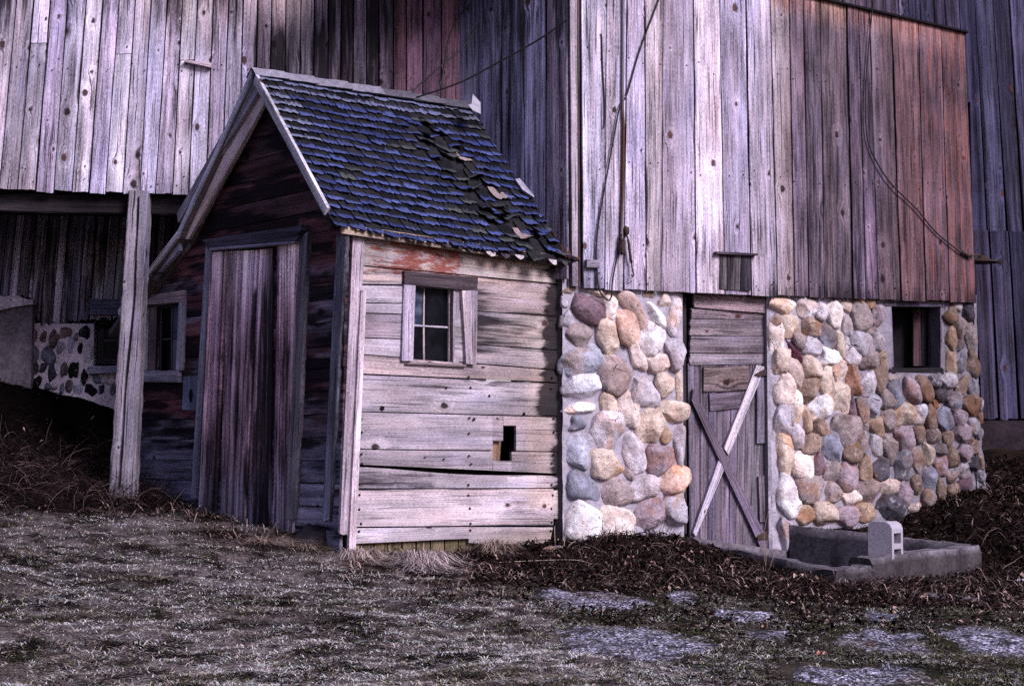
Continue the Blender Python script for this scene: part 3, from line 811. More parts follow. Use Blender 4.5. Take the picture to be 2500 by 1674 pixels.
S(1350, 1010, "275 115 210 180 0 b;605 215 305 395 0 L;290 455 295 385 5 B;915 420 225 520 -10 L;1300 260 150 245 -12 o;1460 370 145 430 -3 l;620 590 370 325 0 t;1225 510 320 345 -8 m;865 690 155 105 38 k;345 850 380 305 15 b;1405 770 315 315 15 q;720 915 330 320 -10 k;1070 815 350 305 0 L;375 1250 425 460 0 w;740 1305 375 420 18 c;1120 1170 325 370 0 m;1410 1130 285 390 0 l")
S(1860, 710, "245 175 265 188 0 c;500 205 230 205 10 W;670 230 130 238 5 L;825 285 175 278 0 c;950 185 160 110 5 t;1110 130 120 58 5 o;1235 175 130 110 -18 o;1330 300 125 285 5 m;150 325 110 125 30 k;300 400 185 275 0 t;550 410 220 235 10 n;970 410 110 290 -8 L;1130 335 230 320 0 k;145 560 150 350 5 c;400 540 210 220 20 k;750 510 195 290 -15 b;890 610 92 285 -5 t;360 700 290 112 48 u;575 645 205 215 0 l;750 770 200 210 0 w;1015 715 175 268 -10 L;1145 610 220 275 0 l;1325 575 140 208 15 l;1260 470 120 105 20 k;1390 770 85 190 -22 o;1240 800 200 230 0 k;205 820 215 325 10 t;390 965 175 325 -10 p;565 885 200 268 0 t;730 1055 165 340 8 t;890 925 148 268 5 p;1040 1010 155 308 -10 r;1210 1060 185 275 -8 L;1355 1030 150 325 -8 n;235 1145 215 328 -5 p;380 1345 148 395 3 c;535 1155 200 262 -5 n;885 1240 212 325 -8 t;1020 1300 95 315 -8 M;660 1365 240 248 0 w;1150 1390 145 305 -12 k;1270 1330 165 250 -20 B;1435 1300 205 180 35 k")
S(1860, 1000, "235 140 190 385 -5 l;505 120 112 308 -3 o;395 310 155 270 -5 L;680 220 215 180 28 n;930 210 300 345 -32 k;550 400 235 180 -30 n;255 540 195 400 -3 t;795 460 225 335 -18 b;465 670 205 310 14 c;650 610 135 280 -12 M;1030 480 205 225 20 n;1160 375 125 285 -10 k;1305 430 168 260 -10 L;1320 200 155 240 -35 o;1185 205 95 95 0 g;1450 140 165 225 -24 k;800 720 185 225 10 k;1010 760 225 320 8 m;1180 655 140 268 3 o;1370 690 220 215 0 d;1480 440 175 330 -14 k;295 985 225 440 -8 w;560 940 285 325 8 k;810 980 210 212 10 k;1000 1020 185 190 20 p;1200 940 270 278 -8 k;1455 895 230 185 5 p;455 1225 218 188 -5 o;720 1200 245 280 -18 t;970 1235 230 215 10 m;1190 1190 218 188 -5 o;1460 1110 295 270 0 d;265 1400 158 340 -3 l")
S(2100, 980, "480 160 215 235 0 t;665 150 158 208 -5 W;815 180 128 236 0 n;860 45 75 110 -28 r;965 190 162 235 -5 b;1135 175 155 215 14 m;1255 40 190 228 0 n;1385 30 50 130 0 k;1365 185 78 140 0 n;1290 275 128 198 -15 l;495 430 190 268 -10 m;665 395 165 228 -10 n;840 400 168 188 0 k;1015 420 142 188 0 n;1185 370 178 225 5 m;1385 365 70 140 0 g;650 690 155 300 -14 k;785 615 115 268 -10 t;930 580 148 138 8 g;1055 640 138 228 0 n;1190 600 178 188 0 m;480 740 235 305 14 g;775 875 172 258 -5 b;925 770 148 218 -5 m;1060 850 128 148 0 k;1180 800 150 178 -10 l;1310 730 118 148 0 d;1390 710 80 158 0 n;1385 870 108 128 0 g;650 970 105 228 -10 n;515 1055 158 268 0 m;910 1030 118 248 -8 n;1050 1055 148 178 0 n;790 1135 158 188 -5 k;1205 965 168 158 0 M;570 1230 240 108 -5 p;1310 520 105 198 0 n")
S(2100, 710, "1045 290 148 238 -12 n;1115 190 105 112 0 L;1230 240 128 208 -12 d;1160 415 135 228 0 k;1035 540 108 268 -5 o;1265 565 125 298 -5 k;1145 620 88 158 0 g;1040 810 108 258 -3 o;1155 845 108 238 5 g;1290 850 128 258 0 n;400 1185 178 308 -12 b;580 1170 178 278 -8 m;735 1150 155 355 -12 n;845 1050 152 178 -5 g;1010 1035 188 178 0 L;1165 1100 138 220 14 n;1280 1105 108 238 -5 g;910 1220 148 165 0 d;1065 1275 158 200 0 b;400 1010 140 75 0 k;1330 1200 80 120 0 k")
bmx = bmesh.new(); bmesh.ops.create_icosphere(bmx, subdivisions=4, radius=1.0)
ICO_V = np.array([v.co[:] for v in bmx.verts]); ICO_F = np.array([[v.index for v in f.verts] for f in bmx.faces]); bmx.free()
def stone_verts(w, h, dpt, an, seed, sq=2.6, rough=.15):
    R = np.random.RandomState(seed)
    d = ICO_V.copy()
    e = sq + R.uniform(-.3, .7)
    r = (np.abs(d[:, 0]) ** e + np.abs(d[:, 2]) ** e + np.abs(d[:, 1]) ** 2.2) ** (-1 / e)
    p = d * np.clip(r, .5, 1.35)[:, None]
    f = np.ones(len(p))
    for k in range(7):
        q = R.normal(size=3); q /= np.linalg.norm(q)
        f += rough * R.uniform(.2, .6) * np.sin((d @ q) * R.uniform(1.5, 4.5) + R.uniform(0, 6))
    # a few planed facets
    for k in range(6):
        q = R.normal(size=3); q[1] = -abs(q[1]) * .8; q /= np.linalg.norm(q); lim = R.uniform(.66, .92)
        ex = np.maximum(p @ q - lim, 0); p = p - ex[:, None] * q * .8
    p = p * f[:, None]
    f2 = fbm(d[:, 0] * 4 + seed, d[:, 2] * 4 + d[:, 1] * 3, seed % 97, 3) - .5
    f3 = fbm(d[:, 0] * 11 + seed, d[:, 2] * 11 + d[:, 1] * 8, seed % 71, 3) - .5
    p = p * (1 + f2 * .14 + f3 * .06)[:, None]
    p = p * np.array([w / 2, dpt, h / 2])
    c, s = math.cos(math.radians(an)), math.sin(math.radians(an))
    x = p[:, 0] * c + p[:, 2] * s; z = -p[:, 0] * s + p[:, 2] * c
    return x, p[:, 1], z
def tone_var(V, base, seed, amt=.22):
    R = np.random.RandomState(seed + 5)
    n = fbm(V[:, 0] * 9 + seed, V[:, 2] * 9 + V[:, 1] * 7, seed % 89, 3)
    n2 = fbm(V[:, 0] * 16 + seed * 3, V[:, 2] * 16, seed % 83, 3)
    base = np.array(base) * (1 + R.uniform(-.12, .12))
    alt = base * np.array([1.0, .86, .80]) * .72
    if R.rand() < .35: alt = base * np.array([1.05, .72, .5]) * .8
    t = sst(.46, .66, n)[:, None]
    c = base * (1 - t * .7) + alt * t * .7
    return np.clip(c * (1 + (n2 - .5)[:, None] * 2 * amt), .01, .85)
sv, sf, stn = [], [], []; base_i = 0
for i, (px, py, w, h, an, cc) in enumerate(ST):
    a, z = BP.px(px, py); sc_m = (BP.hit(px, py) - CAM).length / F
    fx = 1 / .86
    W_, H_ = w * sc_m * fx * (1.22 if px > 1700 else 1.15 if px > 1425 else .98), h * sc_m * (1.2 if px > 1700 else 1.13)
    dp = .235 * min(W_, H_) + .018
    x, y, zz = stone_verts(W_, H_, dp, an, i + 11)
    P0 = BP.pt(a, z, dp * .16)
    V = np.array([[P0.x, P0.y, P0.z]]) + x[:, None] * np.array(BP.u)[None] + zz[:, None] * np.array([[0, 0, 1.]]) - y[:, None] * np.array(BP.n)[None]
    sv.append(V); sf.append(ICO_F + base_i); base_i += len(V)
    c = tone_var(V, mul3(PAL[cc], lerp(1.0, .58, float(sst(1930, 2330, px)))), i)  # edge-of-frame light falloff painted into the stone colours, right side darker
    stn.append(np.hstack([c, np.ones((len(c), 1))]))
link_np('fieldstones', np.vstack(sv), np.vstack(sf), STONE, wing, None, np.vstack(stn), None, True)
sv, sf, stn = [], [], []; base_i = 0
for i, q in enumerate(RUBBLE.split(';')):
    cx_, cy_, w, h, an, cc = q.split(); px, py = float(cx_) / 4.9, 680 + float(cy_) / 4.9
    a, z = FP.px(px, py); sc_m = (FP.hit(px, py) - CAM).length / F
    W_, H_ = float(w) / 4.9 * sc_m * 1.05, float(h) / 4.9 * sc_m * 1.05
    x, y, zz = stone_verts(W_, H_, .035, float(an), i + 511, 2.8, .2)
    P0 = FP.pt(a, z, -.008)
    V = np.array([[P0.x, P0.y, P0.z]]) + x[:, None] * np.array(FP.u)[None] + zz[:, None] * np.array([[0, 0, 1.]]) - y[:, None] * np.array(FP.n)[None]
    c = tone_var(V, _rub[cc], i + 300, .4); sv.append(V); sf.append(ICO_F + base_i); base_i += len(V); stn.append(np.hstack([c, np.ones((len(c), 1))]))
ro_ = link_np('foundation_stones', np.vstack(sv), np.vstack(sf), STONE, barn, None, np.vstack(stn), None, True)
ro_.matrix_parent_inverse = barn.matrix_basis.inverted()

# ---- plank door with crossed braces, set back in its opening
DP = BP.shift(-.085)
dx = lambda x: 1640 + x / 2.3067
dy = lambda y: 690 + y / 2.3067
def dq(*p): return [DP.px(dx(x), dy(y)) for x, y in p]   # bl br tr tl in zoomed coordinates
def plank_v(mb, pl, bl, br, tr, tl, th, off, tone, mask, **kw):
    g = .0022
    board(mb, pl, [(bl[0] + g, bl[1]), (br[0] - g, br[1]), (tr[0] - g, tr[1]), (tl[0] + g, tl[1])], th, off, 'v', tone, mask, **kw)
mb = MB()
xt = [82, 118, 152, 200, 242, 284, 326, 368, 412, 460, 505, 545]
xb = [92, 120, 152, 192, 232, 270, 312, 350, 390, 435, 470, 512, 552]
n = len(xt)
dtone = lambda x, y, r: mul3(mix3((.14, .118, .155), (.20, .165, .205), r[1]), 1 + (r[0] - .5) * .35)
def dmask(x, y, r):
    return (.16 + .22 * (r[2] > .6) + (.12 if y < 1010 else 0), .0, .1)
for i in range(n - 1):
    yb0, yb1 = 1430 + (xb[i] - 95) * .155, 1430 + (xb[i + 1] - 95) * .155
    q = dq((xb[i], yb0), (xb[i + 1], yb1), (xt[i + 1], 455), (xt[i], 455))
    plank_v(mb, DP, *q, .022, random.uniform(0, .005), dtone, dmask)
door = mb.build('door', W_PLANK, wing)
door['label'] = 'grey plank door with crossed braces'
mb = MB()
board(mb, DP, dq((163, 616), (410, 604), (410, 472), (163, 475)), .018, .03, 'h', const((.20, .155, .16)), kmask(.5, 0, .5))
mb.build('patch_board', W_PLANK, door)
mb = MB()
board(mb, DP, dq((200, 722), (370, 706), (368, 614), (196, 628)), .018, .03, 'h', const((.17, .135, .17)), kmask(.45, 0, .4))
mb.build('patch_board', W_PLANK, door)
mb = MB()
board(mb, DP, dq((463, 905), (521, 900), (516, 520), (462, 548)), .02, .03, 'v', const((.22, .18, .23)), kmask(.2, 0, .1))
board(mb, DP, dq((480, 1345), (526, 1345), (512, 1082), (470, 1090)), .02, .03, 'v', const((.20, .165, .21)), kmask(.25, 0, .1))
mb.build('edge_batten', W_PLANK, door)
mb = MB()
board(mb, DP, dq((274, 930), (300, 972), (508, 475), (458, 465)), .024, .034, 'v', const((.50, .44, .52)), kmask(.10, 0, .1), na=3)
board(mb, DP, dq((100, 1402), (118, 1425), (276, 1046), (244, 1000)), .024, .034, 'v', const((.48, .42, .50)), kmask(.06, 0, .1))
br1 = mb.build('brace', W_TRIM, door); br1['label'] = 'pale diagonal brace'
mb = MB()
board(mb, DP, dq((484, 1498), (533, 1480), (98, 600), (92, 668)), .026, .036, 'v', const((.17, .135, .175)), kmask(.2, 0, .1))
br2 = mb.build('brace', W_TRIM, door); br2['label'] = 'dark diagonal brace'
def strap(pts, parent):
    mb = MB(); P = [DP.px(dx(x), dy(y)) for x, y in pts]
    f = [DP.pt(a, z, .075) for a, z in P]; b = [DP.pt(a, z, .02) for a, z in P]
    ids = [mb.vert(p, (0, 0), (.03, .02, .02)) for p in f]; mb.f.append(tuple(ids))
    for i in range(len(P)):
        j = (i + 1) % len(P); mb.quad([f[i], f[j], b[j], b[i]], (.03, .02, .02))
    return mb.build('hinge', IRON, parent)
strap([(443, 518), (500, 487), (512, 458), (534, 458), (540, 556), (518, 556), (512, 520), (470, 528)], door)
strap([(455, 1425), (520, 1385), (530, 1340), (552, 1345), (552, 1470), (532, 1468), (522, 1440), (460, 1445)], door)
mb = MB()
hk = lambda a, b: (lambda x, y, r: mul3(mix3(a, b, r[1]), 1 + (r[0] - .5) * .3))
for k, q in enumerate([[(103, 141), (527, 176), (527, 90), (103, 48)], [(95, 203), (516, 211), (516, 179), (96, 146)], [(92, 299), (516, 304), (516, 213), (92, 206)], [(90, 395), (515, 399), (515, 306), (90, 303)], [(90, 464), (515, 458), (515, 402), (90, 400)]]):
    board(mb, DP, dq(*q), .025, .012 + (.03 if k == 0 else .006 * (k % 2)), 'h', hk((.26, .205, .235), (.19, .15, .175)), kmask((.12, .12, .40, .2, .26)[k], 0, .7), jag0=.006, jag1=.006)
mb.build('door_header', W_PLANK, wing)
mb = MB()
board(mb, DP, dq((526, 470), (545, 470), (536, 92), (528, 92)), .05, .0, 'v', const((.42, .37, .41)), kmask(.1, 0, 0))
board(mb, DP, dq((60, 1400), (84, 1415), (82, 60), (60, 64)), .03, -.03, 'v', const((.05, .042, .05)), kmask(.4, 0, 0))
mb.build('door_frame', W_TRIM, wing)
mb = MB()
cj = [(548, 470), (560, 470), (585, 1290), (562, 1290)]
q = [BP.px(dx(x), dy(y)) for x, y in cj]
board(mb, BP, [q[3], q[2], q[1], q[0]], .018, -.01, 'v', const((.33, .31, .36)), kmask(.42, 0, 0))
mb.build('door_jamb', CONCRETE, wing)
mb = MB()
sheet(mb, DP, [(da0 - .05, .5), (da1 + .05, .5), (da1 + .05, 2.97), (da0 - .05, 2.97)], -.03); mb.build('door_backing', VOID, wing)
mb = MB()
q = dq((20, 1470), (560, 1545), (560, 1500), (20, 1425))
sheet_p = [BP.pt(a, z, o) for (a, z), o in ((q[3], -.2), (q[2], -.2), (q[2], .14), (q[3], .14))]
mb.quad(sheet_p, (.22, .20, .235)); mb.quad([sheet_p[3], sheet_p[2], sheet_p[2] - Vector((0, 0, .25)), sheet_p[3] - Vector((0, 0, .25))], (.15, .13, .15))
mb.build('door_sill', CONCRETE, wing)
# ---- unglazed window in the stones
wf = MB()
wpx = lambda x, y: BP.px(2100 + x / 4.753, 710 + y / 4.753)
ft = const((.17, .14, .19), .2)
board(wf, BP, [wpx(312, 895), wpx(388, 880), wpx(358, 180), wpx(290, 178)], .03, -.02, 'v', ft, kmask(.25, 0, .2))
wf.build('window_jamb', W_TRIM, wing); wf = MB()
board(wf, BP, [wpx(930, 900), wpx(968, 905), wpx(965, 182), wpx(920, 182)], .03, -.02, 'v', ft, kmask(.3, 0, .2))
wf.build('window_jamb', W_TRIM, wing); wf = MB()
board(wf, BP, [wpx(290, 178), wpx(985, 186), wpx(985, 140), wpx(262, 128)], .035, -.018, 'h', ft, kmask(.2, 0, .2))
wf.build('window_lintel', W_TRIM, wing); wf = MB()
board(wf, BP, [wpx(312, 960), wpx(968, 960), wpx(950, 890), wpx(330, 895)], .03, -.02, 'h', const((.03, .025, .03)), kmask(.5, 0, .2))
wf.build('window_sill', W_TRIM, wing)
mb = MB()
VP2 = BP.shift(-.2)
xs_ = [600, 690, 745, 860, 945]
for i in range(4):
    q = [VP2.px(2100 + xs_[i] / 4.753, 710 + 870 / 4.753), VP2.px(2100 + xs_[i + 1] / 4.753, 710 + 870 / 4.753), VP2.px(2100 + xs_[i + 1] / 4.753, 710 + 190 / 4.753), VP2.px(2100 + xs_[i] / 4.753, 710 + 190 / 4.753)]
    board(mb, VP2, [(q[0][0] + .004, q[0][1]), (q[1][0], q[1][1]), (q[2][0], q[2][1]), (q[3][0] + .004, q[3][1])], .02, 0 if i < 2 else .03, 'v', hk((.05, .04, .06), (.085, .05, .06)), kmask(.4, 0, .1))
mb.build('window_board', W_DARK, wing)
mb = MB(); sheet(mb, BP, [(va0 - .1, vz0 - .1), (va1 + .1, vz0 - .1), (va1 + .1, vz1 + .1), (va0 - .1, vz1 + .1)], -.29); mb.build('window_back', VOID, wing)
place_children(wing)
for o in [c for c in COL.objects if c.parent == door]: o.matrix_parent_inverse.identity()
# ================================================================== SHED
shed = thing('shed', 'small leaning wooden shed with a steep blue shingled gable roof', 'shed', (C0[0], C0[1], .79))
c5 = lambda x, y: (800 + x / 2.755, 420 + y / 2.755)
c8 = lambda x, y: (800 + x / 2.755, 900 + y / 2.755)
r2 = lambda x, y: (330 + x / 2.752, 150 + y / 2.752)
r3 = lambda x, y: (270 + x / 3.92, 600 + y / 3.92)
r4 = lambda x, y: (480 + x / 1.9125, 540 + y / 1.9125)
c7 = lambda x, y: (x / 2.755, 900 + y / 2.755)
OV = .17
FR = SF.shift(OV)                              # plane of the front rakes
apx = FR.px(619, 173); rend = FR.px(803, 527); kink = FR.px(438, 566); lend = FR.px(298, 756)
P_AF = FR.pt(*apx); P_RF = FR.hit(813, 546); P_RE = WP.hit(1150, 258); P_EE = WP.hit(1401, 640)

# ---- side wall: wide horizontal boards
def s_tone(x, y, r):
    c = mix3((.46, .395, .44), (.32, .27, .31), r[1])
    if y < 690: c = mix3(c, (.46, .33, .27), .6)
    elif y < 930 and x > 1150: c = mix3(c, (.34, .265, .28), .6)
    elif y < 930: c = mix3(c, (.38, .30, .34), .5)
    if y > 1290 and x > 1120: c = mix3(c, (.33, .25, .15), .8 * float(sst(1120, 1230, x)))
    if y > 1180: c = mix3(c, (.52, .45, .49), .5)
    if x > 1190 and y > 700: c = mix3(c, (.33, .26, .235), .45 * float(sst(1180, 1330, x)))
    if 1290 < x < 1345 and 880 < y < 1240: c = mix3(c, (.52, .40, .36), .45)
    return mul3(c, 1 + (r[0] - .5) * .24)
def s_mask(x, y, r):
    d = .12 + .20 * (r[2] > .5); rd = 0
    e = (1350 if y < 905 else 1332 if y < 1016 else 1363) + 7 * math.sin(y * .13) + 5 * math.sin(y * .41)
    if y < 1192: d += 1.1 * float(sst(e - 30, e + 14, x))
    if 690 < y < 800 and x > 1150: d += .34 * float(sst(1235, 1165, x)); rd = .25 * float(sst(1235, 1165, x))
    if 775 < y < 870 and x > 1150: d += .40 * float(sst(1400, 1160, x)) + (.12 if r[0] > .5 else 0)
    if y < 800 and x < 1000 and y > 650: d += .12
    if y < 672:
        rd = (.66 if 960 < x < 1130 else .5) if 880 < x < 1130 else .14
        if 1180 < x < 1235: rd = .46
        if x > 1290: d += .2
    if 930 < y < 1000 and x > 1000: d += .12
    if 800 < y < 910 and x > 1330: d += .3
    if 1150 < y < 1195 and x < 1060: d += .26
    return (min(d, 1.15), rd, .22)
mb = MB()
nails_s = []
def hb(cv, pts, off=0.0, wuv=None, jag=.0, th=.022):
    """horizontal board from four zoomed corners: bl br tr tl"""
    q = [SR.px(*cv(*p)) for p in pts]
    g = .0042
    q = [(q[0][0], q[0][1] + g), (q[1][0], q[1][1] + g), (q[2][0], q[2][1] - g), (q[3][0], q[3][1] - g)]
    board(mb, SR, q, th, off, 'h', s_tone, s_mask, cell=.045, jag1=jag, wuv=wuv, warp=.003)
    return q
def line(p, q): return lambda x: p[1] + (q[1] - p[1]) * (x - p[0]) / (q[0] - p[0])
LT = line((200, 425), (1570, 585)); L1 = line((200, 628), (1560, 757))
L6 = line((190, 1225), (1567, 1335)); L7 = line((200, 1357), (1570, 1418))
def row(cv, la, lb, xa, xb, **k):
    return hb(cv, [(xa, lb(xa)), (xb, lb(xb)), (xb, la(xb)), (xa, la(xa))], **k)
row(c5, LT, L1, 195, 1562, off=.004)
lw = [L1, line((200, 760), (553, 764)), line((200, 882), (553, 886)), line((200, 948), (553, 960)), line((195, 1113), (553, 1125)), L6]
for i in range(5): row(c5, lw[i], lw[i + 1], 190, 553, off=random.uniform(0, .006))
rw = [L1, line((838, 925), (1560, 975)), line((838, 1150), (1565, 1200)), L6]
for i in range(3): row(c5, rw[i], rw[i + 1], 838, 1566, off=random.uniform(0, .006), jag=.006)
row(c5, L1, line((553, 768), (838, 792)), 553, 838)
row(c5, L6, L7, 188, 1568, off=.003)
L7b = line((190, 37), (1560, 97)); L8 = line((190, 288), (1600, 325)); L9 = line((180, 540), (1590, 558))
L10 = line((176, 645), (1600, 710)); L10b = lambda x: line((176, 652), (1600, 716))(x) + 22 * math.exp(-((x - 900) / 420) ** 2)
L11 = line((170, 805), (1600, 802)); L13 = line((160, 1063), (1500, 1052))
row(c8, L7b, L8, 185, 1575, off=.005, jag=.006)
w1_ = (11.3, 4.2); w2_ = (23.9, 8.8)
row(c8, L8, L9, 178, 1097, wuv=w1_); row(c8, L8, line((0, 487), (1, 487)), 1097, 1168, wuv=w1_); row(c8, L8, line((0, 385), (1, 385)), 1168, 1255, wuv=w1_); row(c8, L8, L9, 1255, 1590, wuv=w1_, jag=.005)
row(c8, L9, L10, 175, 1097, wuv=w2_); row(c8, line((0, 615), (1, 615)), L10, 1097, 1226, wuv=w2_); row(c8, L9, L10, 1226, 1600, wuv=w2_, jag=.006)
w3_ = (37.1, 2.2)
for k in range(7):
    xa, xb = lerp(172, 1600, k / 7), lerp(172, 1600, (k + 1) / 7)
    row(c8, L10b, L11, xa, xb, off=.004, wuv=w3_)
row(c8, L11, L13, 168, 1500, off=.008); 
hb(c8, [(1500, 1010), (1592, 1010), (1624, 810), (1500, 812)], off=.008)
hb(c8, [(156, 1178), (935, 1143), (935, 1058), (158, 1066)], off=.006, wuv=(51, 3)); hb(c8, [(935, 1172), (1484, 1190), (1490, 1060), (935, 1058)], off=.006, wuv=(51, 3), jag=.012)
for cv, xs_, L_ in ((c8, (205, 940, 1490), (60, 130, 330, 430, 580, 640, 775, 850, 945, 1035, 1085)),):
    for x in xs_:
        for y in L_:
            a, z = SR.px(*cv(x + random.uniform(-12, 12), y + random.uniform(-8, 8)))
            nail(mb, SR, a, z, .033, .0075)
for (x, y, sz) in ((350, 265, .020), (967, 340, .013), (1070, 183, .011), (1303, 303, .014), (765, 606, .009), (780, 130, .010), (638, 595, .008)):
    a, z = SR.px(*c8(x, y)); c_ = mb.vert(SR.pt(a, z, .0335), (0, 0), (.008, .006, .007))
    rg = [mb.vert(SR.pt(a + sz * math.cos(k * .5236) * (1 + .2 * math.sin(k * 2.1)), z + sz * .9 * math.sin(k * .5236), .0335), (0, 0), (.010, .007, .008)) for k in range(12)]
    for k in range(12): mb.f.append((c_, rg[k], rg[(k + 1) % 12]))
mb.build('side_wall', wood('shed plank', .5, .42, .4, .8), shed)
mb = MB()
# inner sheathing behind the side boards, seen through the hole and below the lowest board
for k in range(9):
    xa, xb = 130 + k * 95, 130 + (k + 1) * 95 - 8
    q = [SR.px(*c8(xa, 1285)), SR.px(*c8(xb, 1280)), SR.px(*c8(xb, 1130)), SR.px(*c8(xa, 1130))]
    board(mb, SR, q, .02, -.03, 'v', const((.20, .155, .095), .3), kmask(.40, 0, .2), jag0=.012)
mb.build('inner_planks', W_PLANK, shed)
mb = MB()
board(mb, SR, [SR.px(*c8(1100, 640)), SR.px(*c8(1172, 640)), SR.px(*c8(1188, 370)), SR.px(*c8(1112, 470))], .02, -.045, 'v', const((.26, .17, .12)), kmask(.1, 0, .1))
mb.build('inner_plank', W_PLANK, shed)
# ---- corner boards
mb = MB()
def trim4(pl, cv, bl, br, tr, tl, th, off, tone, mask, **kw):
    board(mb, pl, [pl.px(*cv(*p)) for p in (bl, br, tr, tl)], th, off, 'v', tone, mask, **kw)
trim4(SF, r4, (615, 1395), (650, 1395), (722, 66), (682, 58), .028, .022, const((.22, .20, .27)), kmask(.40, 0, .1), jag0=.01)
mb.build('corner_board', W_TRIM, shed)
mb = MB()
trim4(SR, r4, (652, 1460), (690, 1462), (768, 75), (713, 68), .026, .022, const((.34, .285, .335)), kmask(.34, 0, .2), jag0=.01)
mb.build('corner_board', W_TRIM, shed)
mb = MB()
trim4(SR, r4, (684, 1560), (717, 1557), (768, 330), (745, 325), .024, .046, const((.56, .48, .53)), kmask(.05, 0, .1))
mb.build('corner_lath', W_TRIM, shed)
# ---- side window
win = MB()
s4 = lambda *p: [SR.px(*c5(*q)) for q in p]
tt = const((.36, .30, .36), .2)
board(win, SR, s4((472, 1270), (548, 1272), (566, 765), (490, 757)), .026, .024, 'v', const((.44, .37, .43)), kmask(.14, 0, .1))
win.build('window_jamb', W_TRIM, shed); win = MB()
board(win, SR, s4((828, 1292), (872, 1296), (872, 805), (832, 798)), .02, .01, 'v', tt, kmask(.3, 0, .1))
wfr2 = win.build('window_jamb', W_TRIM, shed)
win = MB()
board(win, SR, s4((488, 757), (975, 803), (980, 712), (488, 668)), .03, .028, 'h', const((.10, .07, .082)), kmask(.45, 0, .3))
win.build('window_header', W_TRIM, shed)
win = MB()
board(win, SR, s4((900, 1292), (966, 1296), (976, 800), (872, 800)), .026, .034, 'v', const((.40, .335, .40)), kmask(.26, 0, .1))
o_ = win.build('loose_board', W_TRIM, shed)
win = MB()
board(win, SR, s4((500, 1292), (905, 1312), (905, 1296), (540, 1274)), .04, .01, 'h', const((.42, .34, .38)), kmask(.1, 0, .1))
win.build('window_sill', W_TRIM, shed)
a0_, z0_ = SR.px(*c5(551, 1285)); a1_, z1_ = SR.px(*c5(833, 782))
f = frame_window(shed, SR.shift(-.045), a0_ - .02, a1_ + .02, z0_ - .03, z1_ + .02, .03, .025, const((.40, .345, .36)), {(0, 0): PANE, (1, 0): PANE, (1, 1): PANE, (0, 1): PANE_HAZY}, 2, 2, .0, .014, kmask(.12, 0, 0), mw=.40)
# ---- front wall
right_at = lambda z: lerp(SF.px(836, 1345)[0], SF.px(850, 560)[0], (z - .75) / 1.7)
def out_l(z):
    pts = [(lend[0] + .03, lend[1] - .07), (kink[0] + .03, kink[1] - .06), (apx[0], apx[1] - .06)]
    if z < pts[0][1]: return max(pts[0][0], SF.px(318, 1100)[0])
    for (a, za), (b, zb_) in zip(pts, pts[1:]):
        if z <= zb_: return a + (b - a) * (z - za) / (zb_ - za)
    return apx[0]
def out_r(z):
    zr = rend[1] - .06; 
    aa = apx[0] + (rend[0] - apx[0]) * (apx[1] - .06 - z) / (apx[1] - .06 - zr)
    return min(right_at(z), aa)
def f_tone(x, y, r):
    lo = float(sst(1000, 1130, y))
    c = mix3(mix3((.15, .055, .065), (.075, .045, .055), r[1]), (.25, .23, .32), lo)
    if y > 640: c = mix3(c, (.20, .18, .25), .7 * float(sst(.5, .62, float(fbm(x * .01, y * .03, 36, 3)))))
    return mul3(c, 1 + (r[0] - .5) * .4)
def f_mask(x, y, r):
    d = .58 + .22 * r[2] - .34 * float(sst(980, 1120, y))
    if y < 620: d = .80 - .38 * float(sst(60, 8, x - interp(y, [(171, 619), (560, 450), (660, 372)]))) 
    if x < 520 and 600 < y < 760: d = .35
    if x > 730 and y < 590: d = .35
    wz = float(fbm(x * .012 + r[0] * 3, y * .035, 31, 4)) - .5
    d += wz * 2.4
    rd = .30 if d < .45 and y < 800 else .1
    return (max(0, min(d, 1)), rd, .15)
mb = MB()
zo = [SF.px(*r3(690, 1188)), SF.px(*r3(700, 552)), SF.px(*r3(385, 1188))]
wa, wb_ = SF.px(*r3(376, 900))[0], SF.px(*r3(705, 900))[0]
wz0_, wz1_ = zo[0][1], zo[1][1]
zs_ = list(np.arange(.62, apx[1] - .1, .168)) + [wz0_, wz1_]
zs_ = sorted(zs_); zz_ = [zs_[0]]
for z in zs_[1:]:
    if z - zz_[-1] < .06 and z not in (wz0_, wz1_): continue
    if z - zz_[-1] < .06: zz_[-1] = z
    else: zz_.append(z)
zz_.append(apx[1] - .1)
dW0, dW1 = SF.px(*r4(60, 700))[0], SF.px(*r4(520, 700))[0]
baseL = lambda a: lerp(SF.px(336, 1150)[1] - .25, .6, (a - SF.px(336, 1150)[0]) / (0 - SF.px(336, 1150)[0]))
for z0, z1 in zip(zz_, zz_[1:]):
    l0, l1, rr0, rr1 = out_l(z0), out_l(z1), out_r(z0), out_r(z1)
    g = .003; u_ = (random.uniform(0, 50), random.uniform(0, 50)); o_f = random.uniform(0, .006)
    def piece(a0, a1, b0, b1):
        if max(a1 - a0, b1 - b0) < .02: return
        board(mb, SF, [(a0, z0 + g), (a1, z0 + g), (max(b1, b0 + .001), z1 - g), (b0, z1 - g)], .022, o_f, 'h', f_tone, f_mask, wuv=u_, cell=.06)
    if z0 >= wz0_ - .001 and z1 <= wz1_ + .001:
        piece(l0, wa, l1, wa); piece(wb_, rr0, wb_, rr1)
    else: piece(l0, rr0, l1, rr1)
mb.build('front_wall', W_DARK, shed)
mb = MB()
sheet(mb, SF, [(out_l(.6), .6), (wa, .6), (wa, wz1_), (out_l(1.5), 1.5)], -.02)
sheet(mb, SF, [(wb_, .6), (-.03, .6), (-.03, rend[1] - .1), (wb_, rend[1] - .1)], -.02)
sheet(mb, SF, [(wa, .6), (wb_, .6), (wb_, wz0_), (wa, wz0_)], -.02)
